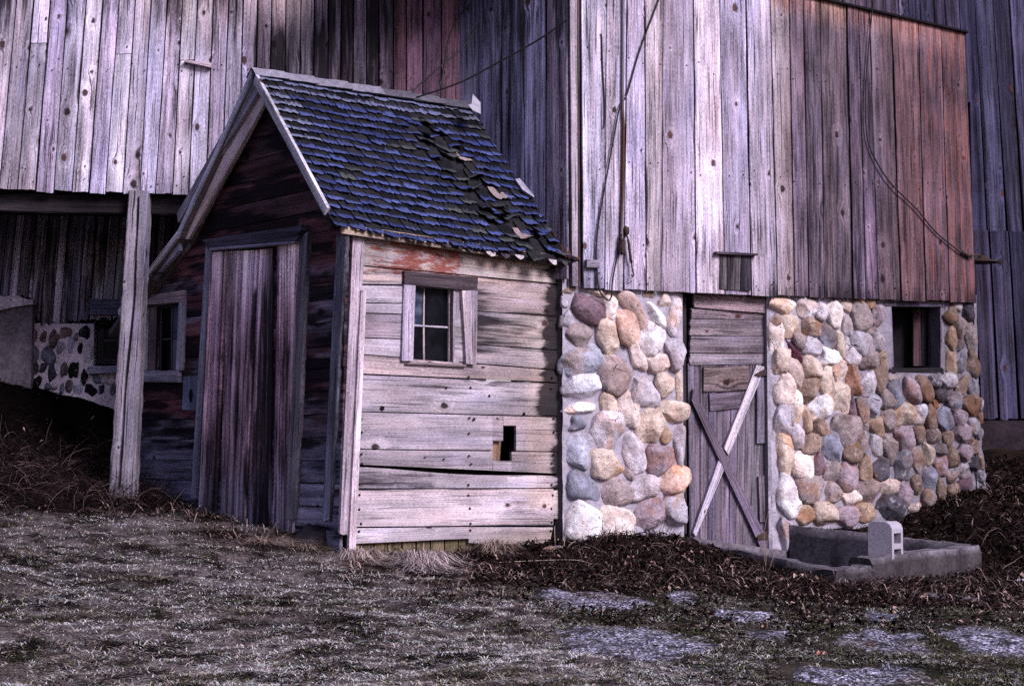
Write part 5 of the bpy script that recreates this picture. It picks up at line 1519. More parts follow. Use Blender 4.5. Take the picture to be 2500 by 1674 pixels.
# cinder block standing on end
def block():
    base = zrim(*t8(1040, 520), .62)
    base = at_depth(*t8(1038, 505), 13.35)
    o = thing('cinder_block', 'grey two-hole cinder block standing on end inside the concrete pit', 'block', (base.x, base.y, .56))
    # local frame: left face looks to the photographer's left, holes face right
    pA = at_depth(*t8(1037, 330), 13.25); pB = at_depth(*t8(1290, 330), 13.13); 
    zt = at_depth(*t8(1150, 186), 13.2).z
    ux = Vector((pB.x - pA.x, pB.y - pA.y, 0)); wl = ux.length; ux.normalize(); uy = Vector((-ux.y, ux.x, 0))
    if uy.y < 0: uy = -uy
    H = .40; z0 = zt - H
    Wd = .20
    O = Vector((pA.x, pA.y, z0))
    def L(x, y, z): return O + ux * x + uy * y + Vector((0, 0, z))
    m = MB(); t = (.36, .33, .385)
    # section along x (depth of cores) is wl; face with holes lies in the y-z plane at x = wl
    prof = [(0, 0), (0, H - .03), (.012, H - .006), (.05, H), (wl - .05, H), (wl - .015, H - .02), (wl, H - .055), (wl, 0)]
    # front face and its twin at the back, with flange curve
    m.f.append(tuple(m.vert(L(x, 0, z), (0, 0), t) for x, z in prof))
    m.f.append(tuple(m.vert(L(x, Wd, z), (0, 0), t) for x, z in prof))
    for i in range(len(prof)):
        j = (i + 1) % len(prof)
        if i == len(prof) - 2 or i == 0 and False: continue
        m.quad([L(prof[i][0], 0, prof[i][1]), L(prof[j][0], 0, prof[j][1]), L(prof[j][0], Wd, prof[j][1]), L(prof[i][0], Wd, prof[i][1])], mul3(t, 1.05))
    # hole face
    top = H - .055
    ys = [0, .035, Wd - .035, Wd]; zs2 = [0, .10, .19, .232, .312, top]
    for a in range(3):
        for b in range(5):
            if a == 1 and b in (1, 3): continue
            m.quad([L(wl, ys[a], zs2[b]), L(wl, ys[a + 1], zs2[b]), L(wl, ys[a + 1], zs2[b + 1]), L(wl, ys[a], zs2[b + 1])], t)
    for b in (1, 3):
        y0, y1, z0_, z1_ = ys[1], ys[2], zs2[b], zs2[b + 1]
        x0 = .02; t2 = mul3(t, .8)
        m.quad([L(wl, y0, z0_), L(x0, y0 + .006, z0_ + .006), L(x0, y1 - .006, z0_ + .006), L(wl, y1, z0_)], t2)
        m.quad([L(wl, y0, z1_), L(x0, y0 + .006, z1_ - .006), L(x0, y1 - .006, z1_ - .006), L(wl, y1, z1_)], t2)
        m.quad([L(wl, y0, z0_), L(x0, y0 + .006, z0_ + .006), L(x0, y0 + .006, z1_ - .006), L(wl, y0, z1_)], t2)
        m.quad([L(wl, y1, z0_), L(x0, y1 - .006, z0_ + .006), L(x0, y1 - .006, z1_ - .006), L(wl, y1, z1_)], t2)
        m.quad([L(x0, y0, z0_), L(x0, y1, z0_), L(x0, y1, z1_), L(x0, y0, z1_)], (.03, .028, .03))
    m.build('body', BLOCK, o)
    place_children(o)
block()

# ---- cables, pipe and ironwork
def cable(name, label, pts, r, mat=RUBBER, cat='cable', tf=None):
    m = MB(); tube(m, crom(pts, 8), r, 6, tf=tf); o = m.build(name, mat, None, True); tag(o, label, cat); return o
bo = lambda x, y, d=.10: BP.shift(d).hit(x, y)
cable('hanging_cable', 'black cable drooping in a long loop down to the fieldstone pier', [bo(x, y) for x, y in [(1640, -90), (1608, 0), (1562, 123), (1530, 232), (1514, 258), (1497, 345), (1475, 465), (1460, 556), (1455, 623), (1457, 652), (1461, 700), (1472, 722), (1486, 733), (1493, 722), (1495, 690), (1502, 648), (1511, 612)]], .0065)
def pipe_t(t): return mix3((.22, .195, .23), (.085, .042, .028), float(sst(.3, .5, t))) if t < .72 else mix3((.085, .042, .028), (.25, .22, .23), float(sst(.72, .85, t)))
cable('metal_pipe', 'thin rust-streaked metal pipe running straight down the pale boards', [bo(x, y, .095) for x, y in [(1524, -140), (1522, 0), (1520.5, 254), (1522, 327), (1518, 559), (1517, 596)]], .012, PIPEM, 'pipe', pipe_t)
cable('service_cable', 'dark cable curving down the reddish boards to the lamp at the wing corner', [bo(x, y, .10) for x, y in [(2136, -60), (2133, 0), (2125, 65), (2116, 174), (2113, 254), (2115, 319), (2126, 367), (2158, 425), (2187, 461), (2238, 511), (2274, 555), (2296, 577), (2332, 606), (2350, 620), (2372, 632)]], .0065)
def rc(pts, Ya, Yb):
    n = len(pts); return [at_depth(x, y, lerp(Ya, Yb, i / (n - 1))) for i, (x, y) in enumerate(pts)]
Yr = lambda px: P_AF.y + (P_RE.y - P_AF.y) * (px - 619) / (1150 - 619)
cable('roof_cable', 'black cable climbing from the shed ridge with a kink halfway up the reddish boards', rc([(1000, 237), (1021, 210), (1083, 156), (1130, 116), (1163, 69), (1178, 44), (1212, 0), (1240, -40)], Yr(1000) - .05, 14.2), .0075)
cable('roof_cable', 'black cable bending almost upright from the shed ridge near its flashing', rc([(1076, 251), (1079, 200), (1083, 170), (1090, 120), (1101, 78), (1117, 46), (1155, 0), (1190, -40)], Yr(1076) - .05, 14.1), .0075)
cable('roof_cable', 'black cable stretched slanting from the shed ridge to the wing corner', rc([(1012, 240), (1030, 234), (1127, 200), (1210, 156), (1283, 116), (1337, 83), (1386, 47)], Yr(1012) - .05, 13.45), .0075)
cable('hanging_rod', 'short thin rod hooked on the pale boards left of the metal pipe', [bo(x, y, .093) for x, y in [(1466, 84), (1469, 92), (1471, 160), (1476, 250), (1476, 300), (1474, 312)]], .0055, IRON, 'rod')
# lamp
lc = BP.shift(-.02).hit(2398, 636)
lamp = thing('barn_lamp', 'dark flat-shaded lamp sticking out at the wing corner under the service cable', 'lamp', tuple(lc))
m = MB(); ringR = [(.0, .045), (.03, .045), (.045, .02), (.10, .004), (.150, -.012), (.152, -.020), (.09, -.008), (.0, .0)]
prev = None
for rr, zz in ringR:
    ids = [m.vert(lc + Vector((rr * math.cos(2 * math.pi * k / 24), rr * math.sin(2 * math.pi * k / 24), zz)), (0, 0), (.02, .02, .02)) for k in range(24)]
    if prev:
        for k in range(24): m.f.append((prev[k], prev[(k + 1) % 24], ids[(k + 1) % 24], ids[k]))
    prev = ids
m.build('lamp_shade', IRON, lamp, True)
m = MB(); tube(m, crom([bo(2348, 614, .09), bo(2366, 624, .10), lc + Vector((-.03, .0, .05))], 6), .014)
m.build('arm', IRON, lamp)
place_children(lamp)
r6 = lambda x, y: (1360 + x / 5.227, 480 + y / 5.227)
# pulley
pc = bo(*r6(828, 640), .12)
pul = thing('iron_pulley', 'rusty oval iron pulley at the foot of the metal pipe', 'pulley', tuple(pc))
x, y, z = stone_verts(.055, .13, .03, 4, 77, 2.3, .08)
link_np('pulley_body', np.stack([x + pc.x, y + pc.y, z + pc.z], 1), ICO_F.copy(), IRON, pul, None, None, None, True)
m = MB(); tube(m, crom([bo(*r6(825, 480), .11), bo(*r6(815, 530), .12), bo(*r6(845, 575), .13), bo(*r6(835, 600), .12)], 5), .010); m.build('strap', IRON, pul)
place_children(pul)
# turnbuckle with a hook
tc = bo(*r6(885, 430), .10)
tb = thing('hook_turnbuckle', 'dark iron turnbuckle hanging with its open hook on the pale boards', 'hook', tuple(tc))
m = MB(); tube(m, [bo(*r6(905, 548), .115), bo(*r6(915, 600), .118), bo(*r6(940, 800), .115), bo(*r6(950, 842), .112)], .011, 8); m.build('barrel', IRON, tb, True)
m = MB(); tube(m, crom([bo(*r6(868, 440), .085), bo(*r6(880, 470), .12), bo(*r6(892, 500), .12), bo(*r6(906, 552), .115)], 5), .006); m.build('rod', IRON, tb)
m = MB(); tube(m, crom([bo(*r6(950, 840), .112), bo(*r6(960, 920), .115), bo(*r6(976, 990), .12), bo(*r6(966, 1020), .13), bo(*r6(948, 990), .13)], 6), .006); m.build('hook', IRON, tb)
x, y, z = stone_verts(.045, .075, .03, 10, 78, 2.6, .1)
link_np('bolt', np.stack([x + tc.x, y + tc.y, z + tc.z], 1), ICO_F.copy(), IRON, tb, None, None, None, True)
place_children(tb)
# bits of wood nailed on
m = MB(); board(m, MP, [MP.px(452, 156), MP.px(518, 170), MP.px(519, 160), MP.px(452, 152)], .05, .032, 'h', const((.42, .36, .38)), kmask(.1, 0, .3))
tag(m.build('wooden_cleat', W_TRIM), 'thin slanting wooden cleat nailed across the overhang boards above the shed', 'cleat')
m = MB(); board(m, BP, [BP.px(*r6(292, 925)), BP.px(*r6(455, 928)), BP.px(*r6(455, 835)), BP.px(*r6(292, 820))], .04, .084, 'h', const((.46, .40, .46)), kmask(.1, 0, .3))
tag(m.build('wooden_block', W_TRIM), 'small weathered wooden block nailed to the wing boards by the shed eave', 'block')
# ================================================================== GROUND
def axis_pts(lo, hi, step, far):
    c = list(np.arange(lo, hi + 1e-6, step)); g = step; a = []; x = hi
    while x < far: g *= 1.35; x += g; a.append(x)
    b = []; x = lo; g = step
    while x > -far: g *= 1.35; x -= g; b.append(x)
    return np.array(b[::-1] + c + a)
gx = axis_pts(-5.2, 5.6, .045, 320); gy = axis_pts(6.4, 17.0, .045, 320)
GX, GY = np.meshgrid(gx, gy)
GZ = gz_np(GX, GY)
SLABS = [(1821, 1497, 192, 36), (2144, 1506, 98, 29), (2155, 1577, 225, 69), (2441, 1579, 262, 88), (1868, 1548, 127, 30), (1446, 1468, 330, 52), (1548, 1564, 400, 96), (2104, 1652, 460, 62), (2329, 1462, 140, 19), (1665, 1458, 80, 30)]
slab_w = []
for (px, py, w, h) in SLABS:
    c = on_ground(px, py); l = on_ground(px - w / 2, py); f = on_ground(px, py + h / 2); b = on_ground(px, py - h / 2)
    slab_w.append((c.x, c.y, abs(c.x - l.x), max(.05, abs(b.y - f.y) / 2)))
def slab_mask(x, y):
    m = np.zeros_like(x)
    for i, (sx, sy, rx, ry) in enumerate(slab_w):
        q = np.sqrt(((x - sx) / rx) ** 2 + ((y - sy) / ry) ** 2) + (fbm(x * 5, y * 5, 40 + i, 3) - .5) * .5
        m = np.maximum(m, sst(1.06, .84, q))
    return m
def zones(x, y, z):
    """weights: litter (dead leaves), bramble bank, pale straw"""
    px, py = proj_np(x, y, z)
    n = fbm(x * 1.7, y * 1.7, 50, 4) - .5
    lim = np.where(px < 840, 1290 + (px - 500) * .18, np.where(px < 1300, 1385 + (px - 840) * .16, 1455 + (px - 1300) * .012))
    lim = np.where(px < 500, 1235, lim)
    litter = sst(lim + 55, lim - 60, py + n * 230)
    bram = sst(560, 380, px + n * 160) * sst(1255, 1215, py + n * 60)
    right = sst(1150, 1500, px + n * 150) * (1 - sst(0, 60, (py - (1470 + (px - 1300) * .36)) + n * 90))
    return px, py, litter, bram, right
PX, PY, ZL, ZB, ZR = zones(GX, GY, GZ)
n1 = fbm(GX * 4.2, GY * 5.5, 61, 5); n2 = fbm(GX * 15, GY * 22, 62, 3)
straw = np.array([.40, .325, .33]); olive = np.array([.075, .075, .05]); soil = np.array([.022, .016, .016]); brownl = np.array([.085, .052, .042])
m1 = sst(.40, .60, n1 * .6 + n2 * .4)[..., None]
lawn = straw * .34 * m1 + soil * .9 * (1 - m1); lawn = lawn * (1 - .4 * sst(.50, .64, fbm(GX * 3.4 + 7, GY * 4.4, 73, 5))[..., None])
darkr = (olive * .35) * (1 - m1 * .5) + np.array([.10, .072, .066]) * m1 * .5
tone = lawn * (1 - ZR[..., None]) + darkr * ZR[..., None]
lit_c = soil * .4 * (1 - m1) + brownl * .25 * m1
tone = tone * (1 - ZL[..., None]) + lit_c * ZL[..., None]
tone = tone * (1 - ZB[..., None]) + (soil * .15) * ZB[..., None]
_ins = np.ones(GX.shape, bool)
for i in range(4):
    a, b = [tD, tC, tB, tA][i], [tD, tC, tB, tA][(i + 1) % 4]
    ln_ = math.hypot(b.x - a.x, b.y - a.y)
    cr = ((b.x - a.x) * (GY - a.y) - (b.y - a.y) * (GX - a.x)) / ln_
    c0 = (b.x - a.x) * (cen.y - a.y) - (b.y - a.y) * (cen.x - a.x)
    _ins &= cr * np.sign(c0) > (.06, .08, -.06, -.4)[i]
GZ = np.where(_ins, np.minimum(GZ, .45), GZ)
V = np.stack([GX, GY, GZ], -1).reshape(-1, 3)
ny, nx = GX.shape
idx = np.arange(nx * ny).reshape(ny, nx)
Fq = np.stack([idx[:-1, :-1], idx[:-1, 1:], idx[1:, 1:], idx[1:, :-1]], -1).reshape(-1, 4)
T4 = np.concatenate([tone.reshape(-1, 3), np.ones((nx * ny, 1))], 1)
GROUND = toned('matted turf and soil', 55, .9, .95, .9, .4, (.02, .018, .016), .02, .0)
g = link_np('ground', V, Fq, GROUND, None, None, T4, None, True); g['kind'] = 'structure'

# ---- blades and litter as meshes of many small faces
RS_ = np.random.RandomState(5)
def sample(n, x0, x1, y0, y1):
    return RS_.uniform(x0, x1, n), RS_.uniform(y0, y1, n)
def tri_blades(name, label_kind, x, y, ln, wd, tilt, az, col, mat, lift=.0, bend=True):
    z = gz_np(x, y) - .004 + lift
    n = len(x)
    dx_, dy_ = np.cos(az), np.sin(az)
    sx, sy = -dy_, dx_
    h = np.sin(tilt); o = np.cos(tilt)
    b0 = np.stack([x - sx * wd, y - sy * wd, z], 1); b1 = np.stack([x + sx * wd, y + sy * wd, z], 1)
    mid = np.stack([x + dx_ * o * ln * .45, y + dy_ * o * ln * .45, z + h * ln * .62], 1)
    m0 = mid - np.stack([sx * wd * .8, sy * wd * .8, 0 * z], 1); m1_ = mid + np.stack([sx * wd * .8, sy * wd * .8, 0 * z], 1)
    tip = np.stack([x + dx_ * o * ln, y + dy_ * o * ln, z + h * ln * (.75)], 1)
    Vv = np.stack([b0, b1, m1_, m0, tip], 1).reshape(-1, 3)
    k = np.arange(n) * 5
    Fa = np.concatenate([np.stack([k, k + 1, k + 2], 1), np.stack([k, k + 2, k + 3], 1), np.stack([k + 3, k + 2, k + 4], 1)])
    cc = np.repeat(col, 5, 0).reshape(n, 5, 3).copy(); cc[:, :2] *= .7; cc = cc.reshape(-1, 3)
    return link_np(name, Vv, Fa, mat, None, None, np.concatenate([cc, np.ones((len(cc), 1))], 1))
BLADE = toned('grass blade', 30, .3, .9, .0, spec=.0)
def inside_block(x, y):
    """keep vegetation out of the shed, the walls and the trough"""
    P = np.stack([x, y], 1)
    def side(pl, k): return (P - np.array([pl.o.x, pl.o.y])) @ np.array([pl.n.x, pl.n.y]) - k
    m = (side(SR, .03) < 0) & (side(SF, .03) < 0)
    m |= (side(BP, .03) < 0) & (side(WP, 0) < 9) & (((P - np.array([BP.o.x, BP.o.y])) @ np.array([BP.u.x, BP.u.y])) > -.05) & (((P - np.array([BP.o.x, BP.o.y])) @ np.array([BP.u.x, BP.u.y])) < 4.3)
    ab = (P - np.array([BP.o.x, BP.o.y])) @ np.array([BP.u.x, BP.u.y])
    m |= (side(BP, .30) < 0) & (side(WP, 0) < 9) & (ab > da0 - .1) & (ab < da1 + .15)
    m |= side(LP, .03) < 0
    q = [tD, tC, tB, tA]; ins = np.ones(len(x), bool)
    for i in range(4):
        a, b = q[i], q[(i + 1) % 4]
        cr = (b.x - a.x) * (y - a.y) - (b.y - a.y) * (x - a.x)
        c0 = (b.x - a.x) * (cen.y - a.y) - (b.y - a.y) * (cen.x - a.x)
        ins &= cr * np.sign(c0) > -.04
    return m | ins
# short dormant lawn
N_ = 430000
u = RS_.rand(N_); y = 6.9 + (15.2 - 6.9) * u ** 1.35
x = RS_.uniform(-.36, .36, N_) * y
z = gz_np(x, y); px, py, zl, zb, zr = zones(x, y, z)
keep = (~inside_block(x, y)) & (slab_mask(x, y) < .35 + RS_.rand(N_) ** 2 * 1.2 * sst(.35, .6, fbm(x * 7, y * 7, 91, 3))) & (RS_.rand(N_) > zl * .85) & (RS_.rand(N_) > zb * .9)
x, y, zr, zl, px, py = [q[keep] for q in (x, y, zr, zl, px, py)]
n = len(x)
cl = fbm(x * 4.2, y * 5.5, 61, 5) * .42 + fbm(x * 15, y * 22, 62, 3) * .58
dirt = .55 * sst(.50, .64, fbm(x * 3.4 + 7, y * 4.4, 73, 5)); pale = RS_.rand(n) < (sst(.20, .58, cl) * (1 - .6 * zr) + .14) * (1 - .7 * dirt)
green = (~pale) & (RS_.rand(n) < .40 * (1 - .6 * dirt))
stra = np.array([[.60, .48, .46]]) * RS_.uniform(.45, 1.1, (n, 1)); stra[:, 2] *= RS_.uniform(.75, 1.15, n); stra = np.minimum(stra, .7)
gre = np.array([[.055, .058, .026]]) * RS_.uniform(.5, 1.5, (n, 1)); drk = np.array([[.018, .014, .014]]) * RS_.uniform(.5, 1.6, (n, 1))
col = np.where(pale[:, None], stra, np.where(green[:, None], gre, drk))
big = fbm(x * .9, y * .9, 71, 3)
col *= (.85 + .5 * sst(.33, .66, big))[:, None] * (.24 + 2.5 * sst(.25, .76, fbm(x * 24, y * 38, 75, 4)))[:, None] * np.exp(RS_.normal(0, .2, n))[:, None]
col *= (.55 + .9 * sst(.3, .7, fbm(x * 8, y * 13, 87, 4)))[:, None]
moss = sst(.54, .66, fbm(x * 2.2 + 3, y * 3.1, 88, 4))[:, None] * .7; col = col * (1 - moss) + moss * (np.array([[.050, .052, .026]]) + col * .18)
col = np.minimum(col, .62)
ln = RS_.uniform(.028, .065, n) * np.where(green, .9, 1.0); tilt = np.where(pale, RS_.uniform(.0, .42, n), RS_.uniform(.05, .75, n))
o = tri_blades('lawn_grass', '', x, y, ln, RS_.uniform(.0016, .0032, n), tilt, RS_.uniform(0, 6.283, n), col, BLADE); o['kind'] = 'stuff'
o['label'] = 'short dormant straw-coloured lawn mottled with dark green'; o['category'] = 'grass'
# longer dead grass lying by the walls
N_ = 70000
y = RS_.uniform(9.3, 15.6, N_); x = RS_.uniform(-.34, .34, N_) * y; z = gz_np(x, y); px, py, zl, zb, zr = zones(x, y, z)
keep = (~inside_block(x, y)) & (RS_.rand(N_) < zl * (1 - zb)) & (slab_mask(x, y) < .4) & ((px > 250))
x, y, px = x[keep], y[keep], px[keep]; n = len(x)
cn = fbm(x * 3, y * 3, 81, 3)
warm = np.array([[.34, .24, .215]]) * RS_.uniform(.4, 1.35, (n, 1)); dk = np.array([[.032, .019, .018]]) * RS_.uniform(.4, 1.5, (n, 1))
pick = RS_.rand(n) < sst(.35, .7, cn) * np.where(px < 1250, .8, .38)
col = np.where(pick[:, None], warm, dk)
o = tri_blades('dead_grass', '', x, y, RS_.uniform(.07, .2, n), RS_.uniform(.0025, .005, n), RS_.uniform(.05, .7, n), RS_.uniform(0, 6.283, n), col, BLADE); o['kind'] = 'stuff'
o['label'] = 'flattened dead grass along the foot of the walls'; o['category'] = 'dead grass'
# leaf litter
N_ = 80000
y = RS_.uniform(9.0, 16.4, N_); x = RS_.uniform(-.34, .34, N_) * y; z = gz_np(x, y); px, py, zl, zb, zr = zones(x, y, z)
keep = (~inside_block(x, y)) & (RS_.rand(N_) < (zl + .18 * zr) * (1 - zb * .6) * np.where(px > 1150, 1, .18)) & (slab_mask(x, y) < .5)
x, y = x[keep], y[keep]; n = len(x); z = gz_np(x, y) + RS_.uniform(.0, .035, n)
s = RS_.uniform(.005, .016, n) * np.where(RS_.rand(n) < .06, 1.9, 1); az = RS_.uniform(0, 6.283, n); ti = RS_.normal(0, .5, n); ro = RS_.normal(0, .5, n)
ax = np.stack([np.cos(az), np.sin(az), np.tan(np.clip(ti, -1, 1)) * .7], 1); bx = np.stack([-np.sin(az), np.cos(az), np.tan(np.clip(ro, -1, 1)) * .7], 1)
c = np.stack([x, y, z], 1)
Q = np.stack([c - ax * s[:, None] * 1.4, c - bx * s[:, None] * .8 + np.array([0, 0, .008]), c + ax * s[:, None] * 1.5, c + bx * s[:, None] * .8 + np.array([0, 0, .008])], 1).reshape(-1, 3)
k = np.arange(n) * 4; Fl = np.concatenate([np.stack([k, k + 1, k + 2], 1), np.stack([k, k + 2, k + 3], 1)])
col = np.array([[.019, .0135, .013]]) * RS_.uniform(.1, 1.9, (n, 1)); hi = RS_.rand(n) < .12; col[hi] = np.array([.28, .18, .155]) * RS_.uniform(.5, 1.3, (hi.sum(), 1))
_px, _py = proj_np(x, y, z); col *= (1 - .8 * sst(1850, 2150, _px) * sst(1420, 1330, _py))[:, None]  # shade of the right-hand corner painted into the litter colour
cc = np.repeat(col, 4, 0)
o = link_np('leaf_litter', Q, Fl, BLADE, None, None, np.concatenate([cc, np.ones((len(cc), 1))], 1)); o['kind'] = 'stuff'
o['label'] = 'dark brown dead leaf litter banked in front of the fieldstone wall'; o['category'] = 'leaf litter'
# bramble and dead stems on the bank left of the post, scattered stalks along the right
def stems(n, fn, seed, seg=5):
    R = np.random.RandomState(seed); Vs = []; Fs = []; Cs = []; base = 0
    for i in range(n):
        q = fn(R)
        if q is None: continue
        x, y, L, wd, cl_ = q
        z = gz(x, y); az = R.uniform(0, 6.283); el = R.uniform(.25, 1.35); cv = R.uniform(.6, 2.4)
        p = np.array([x, y, z - .01]); pts = [p]
        for k in range(seg):
            e = el - cv * k / seg
            p = p + np.array([math.cos(az) * math.cos(e), math.sin(az) * math.cos(e), math.sin(e)]) * L / seg
            az += R.normal(0, .22); pts.append(p)
        for k, p in enumerate(pts):
            w = wd * (1 - .75 * k / seg)
            Vs += [p + np.array([w, 0, 0]), p + np.array([-w, 0, .0]), p + np.array([0, 0, w * 1.6])]; Cs += [cl_] * 3
        for k in range(seg):
            for j in range(3):
                a = base + k * 3 + j; b = base + k * 3 + (j + 1) % 3
                Fs.append((a, b, b + 3, a + 3))
        base += (seg + 1) * 3
    return np.array(Vs), np.array(Fs), np.array(Cs)
def f_br(R):
    y = R.uniform(12.3, 15.5); x = R.uniform(-.33, -.19) * y
    z = gz(x, y); px, py = [float(q) for q in proj_np(np.array(x), np.array(y), np.array(z))]
    if px > 500 or py < 925 or py > 1262 - R.rand() * 40: return None
    if inside_block(np.array([x]), np.array([y]))[0]: return None
    up_ = float(sst(1010, 1120, py))
    if R.rand() > .4 + .6 * up_: return None
    c = np.array([.026, .016, .018]) * R.uniform(.3, 1.3) * (.25 + .45 * up_) if R.rand() > .16 * up_ else np.array([.16, .105, .10]) * R.uniform(.5, 1.2)
    return x, y, R.uniform(.12, .42) * (.4 + .6 * up_), R.uniform(.0016, .0034), c
v, f, c = stems(6000, f_br, 12)
o = link_np('bramble', v, f, PLANTM, None, None, np.concatenate([c, np.ones((len(c), 1))], 1)); o['kind'] = 'stuff'
o['label'] = 'tangle of dead brown stems on the bank left of the post'; o['category'] = 'undergrowth'
def f_rt(R):
    y = R.uniform(11.2, 16.0); x = R.uniform(.02, .34) * y
    z = gz(x, y); px, py = [float(q) for q in proj_np(np.array(x), np.array(y), np.array(z))]
    if py > 1455 or inside_block(np.array([x]), np.array([y]))[0]: return None
    c = np.array([.055, .035, .032]) * R.uniform(.4, 1.6) if R.rand() > .36 else np.array([.28, .19, .175]) * R.uniform(.5, 1.3)
    return x, y, R.uniform(.06, .22), R.uniform(.0012, .0028), c
v, f, c = stems(3200, f_rt, 13)
o = link_np('dead_stems', v, f, PLANTM, None, None, np.concatenate([c, np.ones((len(c), 1))], 1)); o['kind'] = 'stuff'
o['label'] = 'thin dead stems lying through the leaf litter'; o['category'] = 'undergrowth'

# ---- drooping pale tussocks
def tussock(px, py, w, n, col, label, hgt=.16, seed=0, skew=0.0):
    c = on_ground(px, py); sc_ = w / F * c.y / 2
    R = np.random.RandomState(seed); Vs = []; Fs = []; Cs = []; b = 0; seg = 6
    for i in range(n):
        az = R.uniform(0, 6.283); r0 = abs(R.normal(0, .25)) * sc_
        L = sc_ * R.uniform(.35, 1.25) + .04; h = hgt * R.uniform(.15, 1.15)
        x0, y0 = c.x + math.cos(az) * r0, c.y + math.sin(az) * r0 * .6
        az2 = az + R.normal(0, .95)
        t_ = np.array(col) * R.uniform(.35, 1.15); wd = R.uniform(.002, .004)
        for k in range(seg + 1):
            t = k / seg
            if k: az2 += R.normal(0, .22); xx += (math.cos(az2) + skew) * L / seg; yy += math.sin(az2) * L / seg * .8
            else: xx, yy = x0, y0
            x, y_ = xx, yy
            zz = max(gz(x, y_) + .006, c.z - .01 + h * (math.sin(min(1, t * 1.25) * 2.2) * .95) * (1 - .45 * t))
            sx, sy = -math.sin(az2), math.cos(az2); ww = wd * (1 - .7 * t)
            Vs += [(x - sx * ww, y_ - sy * ww, zz), (x + sx * ww, y_ + sy * ww, zz)]; Cs += [t_ * (.55 + .45 * t)] * 2
        for k in range(seg): Fs.append((b + 2 * k, b + 2 * k + 1, b + 2 * k + 3, b + 2 * k + 2))
        b += 2 * (seg + 1)
    Cs = np.array(Cs)
    o = link_np('grass_tussock', np.array(Vs), np.array(Fs), BLADE, None, None, np.concatenate([Cs, np.ones((len(Cs), 1))], 1))
    tag(o, label, 'grass tussock', 'dry grass tussocks by the shed'); return o
tussock(1025, 1402, 165, 620, (.74, .60, .60), 'large pale drooping grass tussock out on the lawn before the shed side wall', .21, 1, .25)
tussock(872, 1380, 140, 420, (.64, .50, .46), 'pale tussock at the foot of the shed corner lath', .16, 2, .2)
tussock(1205, 1356, 110, 320, (.44, .32, .27), 'brownish tussock tucked under the broken lowest shed board', .17, 3, 0)
tussock(640, 1330, 150, 260, (.40, .29, .25), 'flattened brown tussock in front of the shed door', .08, 4, .3)
tussock(745, 1348, 90, 180, (.34, .25, .21), 'small ragged tussock beside the shed footing stone', .09, 6, .1)
# ---- standing weeds
def weed(name, label, lines, r, col, cat='weed', group='dead weeds by the walls'):
    m = MB()
    for pts in lines:
        q = []
        b = on_ground(*pts[0], lift=-.02); Y = b.y
        q.append(b)
        for k, (px, py) in enumerate(pts[1:]): q.append(at_depth(px, py, Y + .02 * k))
        tube(m, crom(q, 5), r, 4, tone=col, r1=r * .4)
    o = m.build(name, PLANTM); tag(o, label, cat, group); return o
rb = lambda x, y: (1350 + x / 4.753, 1010 + y / 4.753)
weed('dead_weed', 'straight pale stalk with a leaning twin at the left foot of the fieldstone pier', [[rb(120, 1560), rb(150, 1330), rb(165, 1220)], [rb(150, 1570), rb(200, 1510), rb(265, 1475)], [rb(25, 1540), rb(18, 1340), rb(20, 1300)]], .004, (.36, .28, .20))
weed('dead_weed', 'dark branching weed leaning over the lower stones next to the plank door', [[rb(1200, 1480), rb(1240, 1340), rb(1310, 1195)], [rb(1260, 1490), rb(1330, 1350), rb(1440, 1240), rb(1545, 1180)], [rb(1290, 1480), rb(1370, 1350), rb(1385, 1250)], [rb(1330, 1480), rb(1420, 1330), rb(1540, 1200)], [rb(1230, 1420), rb(1290, 1290), rb(1300, 1180)]], .003, (.07, .045, .05))
weed('dead_weed', 'thin bare twigs standing against the large white stones of the pier', [[rb(510, 1510), rb(600, 1380), rb(690, 1290)], [rb(760, 1480), rb(730, 1340), rb(718, 1225)], [rb(805, 1450), rb(805, 1360), rb(810, 1290)], [rb(610, 1520), rb(630, 1440), rb(640, 1400)]], .003, (.13, .08, .08))
weed('dead_weed', 'wispy tan weed growing at the corner of the concrete rim below the door hinge', [[(1868, 1395), (1872, 1340), (1880, 1280)], [(1874, 1395), (1888, 1360), (1900, 1330)], [(1866, 1398), (1862, 1380), (1858, 1398)], [(1876, 1395), (1884, 1385), (1890, 1402)], [(1868, 1385), (1866, 1300), (1878, 1240)]], .0028, (.30, .21, .16))
weed('dead_weed', 'long fallen straw lying across the litter before the shed', [[(1165, 1372), (1280, 1369), (1400, 1366), (1445, 1376)]], .0035, (.48, .36, .30))
weed('dead_weed', 'dry stem leaning right in the dark litter past the end of the concrete pit', [[(2432, 1400), (2455, 1382), (2480, 1368)]], .003, (.26, .19, .18))
weed('dead_weed', 'thin crooked stem on the black bank above the end of the concrete pit', [[(2395, 1330), (2412, 1300), (2432, 1290)]], .003, (.26, .19, .18))
